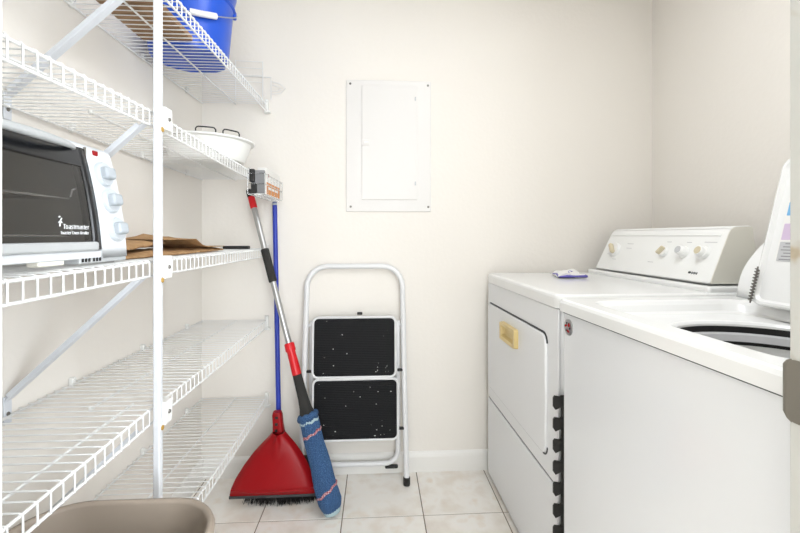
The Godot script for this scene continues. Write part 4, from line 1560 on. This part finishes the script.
# ---------------------------------------------------------------- small wire baskets at the far shelf ends
func baskets() -> void:
	# upper: a light wire rack above the topmost shelf's end
	var t := thing("wire_rack", "small thin white wire rack standing at the end of the topmost shelf", "rack", w(-0.56, 1.722, 1.92))
	var wr := 0.0015
	for y in [1.905, 1.875, 1.842, 1.812]:
		wpart("wire", MB.new().tube([w(-0.64, y + 0.004, 1.93), w(-0.518, y, 1.93)], wr, 6), M.wire, t)
	wpart("upright", MB.new().tube([w(-0.518, 1.908, 1.93), w(-0.518, 1.7255, 1.93)], 0.0022, 6), M.wire, t)
	wpart("upright", MB.new().tube([w(-0.64, 1.912, 1.93), w(-0.64, 1.7255, 1.93)], 0.0022, 6), M.wire, t)
	wpart("rail", MB.new().tube([w(-0.64, 1.842, 1.936), w(-0.482, 1.838, 1.936), w(-0.482, 1.735, 1.936)], 0.0022, 6), M.wire, t)
	wpart("hook", MB.new().tube([w(-0.482, 1.82, 1.938), w(-0.445, 1.812, 1.938), w(-0.418, 1.79, 1.938), w(-0.44, 1.765, 1.938), w(-0.482, 1.762, 1.938)], wr, 6), M.wire, t)
	wpart("hook", MB.new().tube([w(-0.482, 1.805, 1.938), w(-0.452, 1.797, 1.938), w(-0.436, 1.787, 1.938), w(-0.455, 1.776, 1.938), w(-0.482, 1.776, 1.938)], wr, 6), M.wire, t)
	# lower: basket hung on the front lip of the second shelf
	var x0 := -0.494
	var x1 := -0.430
	var d0 := 1.63
	var d1 := 1.93
	var y0 := 1.272
	var y1 := 1.352
	var b := thing("wire_basket", "small silver wire basket hung on the front of the shelf above the broom", "basket", w((x0 + x1) / 2, y0, (d0 + d1) / 2))
	for y in [y0, (y0 + y1) / 2, y1]:
		wpart("hoop", MB.new().tube([w(x0, y, d0), w(x1, y, d0), w(x1, y, d1), w(x0, y, d1)], 0.0016, 6, true), M.chrome, b)
	for k in 7:
		var d := lerpf(d0, d1, k / 6.0)
		wpart("wire", MB.new().tube([w(x0, y1, d), w(x0, y0, d), w(x1, y0, d), w(x1, y1, d)], 0.0013, 5), M.chrome, b)
	for d in [d0 + 0.03, d1 - 0.05]:
		wpart("hanger", MB.new().tube([w(x0, y1, d), w(x0, y1 + 0.022, d), w(x0 - 0.008, y1 + 0.026, d)], 0.0022, 6), M.chrome, b)
	# what lies in it
	var k1 := thing("carton", "small white and orange carton lying in the silver wire basket", "carton", w(-0.452, y0 + 0.003, 1.80))
	wpart("box", bx(-0.468, -0.434, y0 + 0.003, y1 + 0.028, 1.668, 1.90, 0.002), M.paper, k1)
	var og := wpart("orange_print", bx(-0.4345, -0.4332, y0 + 0.005, y0 + 0.052, 1.674, 1.895), M.orange, k1)
	var wv := MB.new()
	for q in [[1.70, 0.05], [1.76, 0.04], [1.81, 0.05]]:
		wv.rbox(w(-0.4330, y0 + 0.030, q[0] + q[1] / 2), Vector3(0.0006, 0.010, q[1]), 0.0, 0)
	part("print_strokes", wv, M.paper, og)
	wpart("red_dot", MB.new().rbox(w(-0.4335, y1 + 0.0, 1.70), Vector3(0.0014, 0.012, 0.016), 0.0005, 1), M.red, k1)
	var k2 := thing("scrub_pad", "grey scrub pad with two black blocks at the end of the wire basket", "scrub pad", w(-0.465, y0 + 0.003, 1.65))
	wpart("pad", bx(-0.488, -0.436, y0 + 0.006, y1 + 0.016, 1.652, 1.664, 0.003), M.print_grey, k2)
	wpart("block", bx(-0.490, -0.472, y0 + 0.048, y1 + 0.018, 1.634, 1.652, 0.003), M.black, k2)
	wpart("block", bx(-0.484, -0.464, y0 + 0.004, y0 + 0.042, 1.634, 1.652, 0.003), M.black, k2)

# clear packet with violet print on the dryer
func packet() -> void:
	var t := thing("soap_packet", "small crumpled white and violet packet lying on top of the dryer", "packet", w(0.79, 0.939, 1.71))
	var mb := MB.new()
	paper(mb, [w(0.735, 0.9395, 1.635), w(0.765, 0.9395, 1.775), w(0.870, 0.9395, 1.770), w(0.855, 0.9395, 1.645)], 0.012, 9, 0.022)
	wpart("wrapper", mb, M.paper, t)
	var e := MB.new()
	e.tube([w(0.736, 0.945, 1.637), w(0.77, 0.9475, 1.632), w(0.81, 0.946, 1.642), w(0.853, 0.946, 1.640), w(0.862, 0.949, 1.69)], [0.0025, 0.0055, 0.004, 0.0055, 0.003], 8)
	wpart("violet_edge", e, M.violet, t)
	wpart("violet_edge", MB.new().tube([w(0.738, 0.946, 1.642), w(0.752, 0.951, 1.69), w(0.757, 0.949, 1.74)], [0.003, 0.005, 0.002], 8), M.violet, t)
	wpart("violet_edge", MB.new().tube([w(0.79, 0.9585, 1.66), w(0.805, 0.962, 1.70), w(0.83, 0.960, 1.715)], [0.0015, 0.004, 0.0015], 8), M.violet, t)
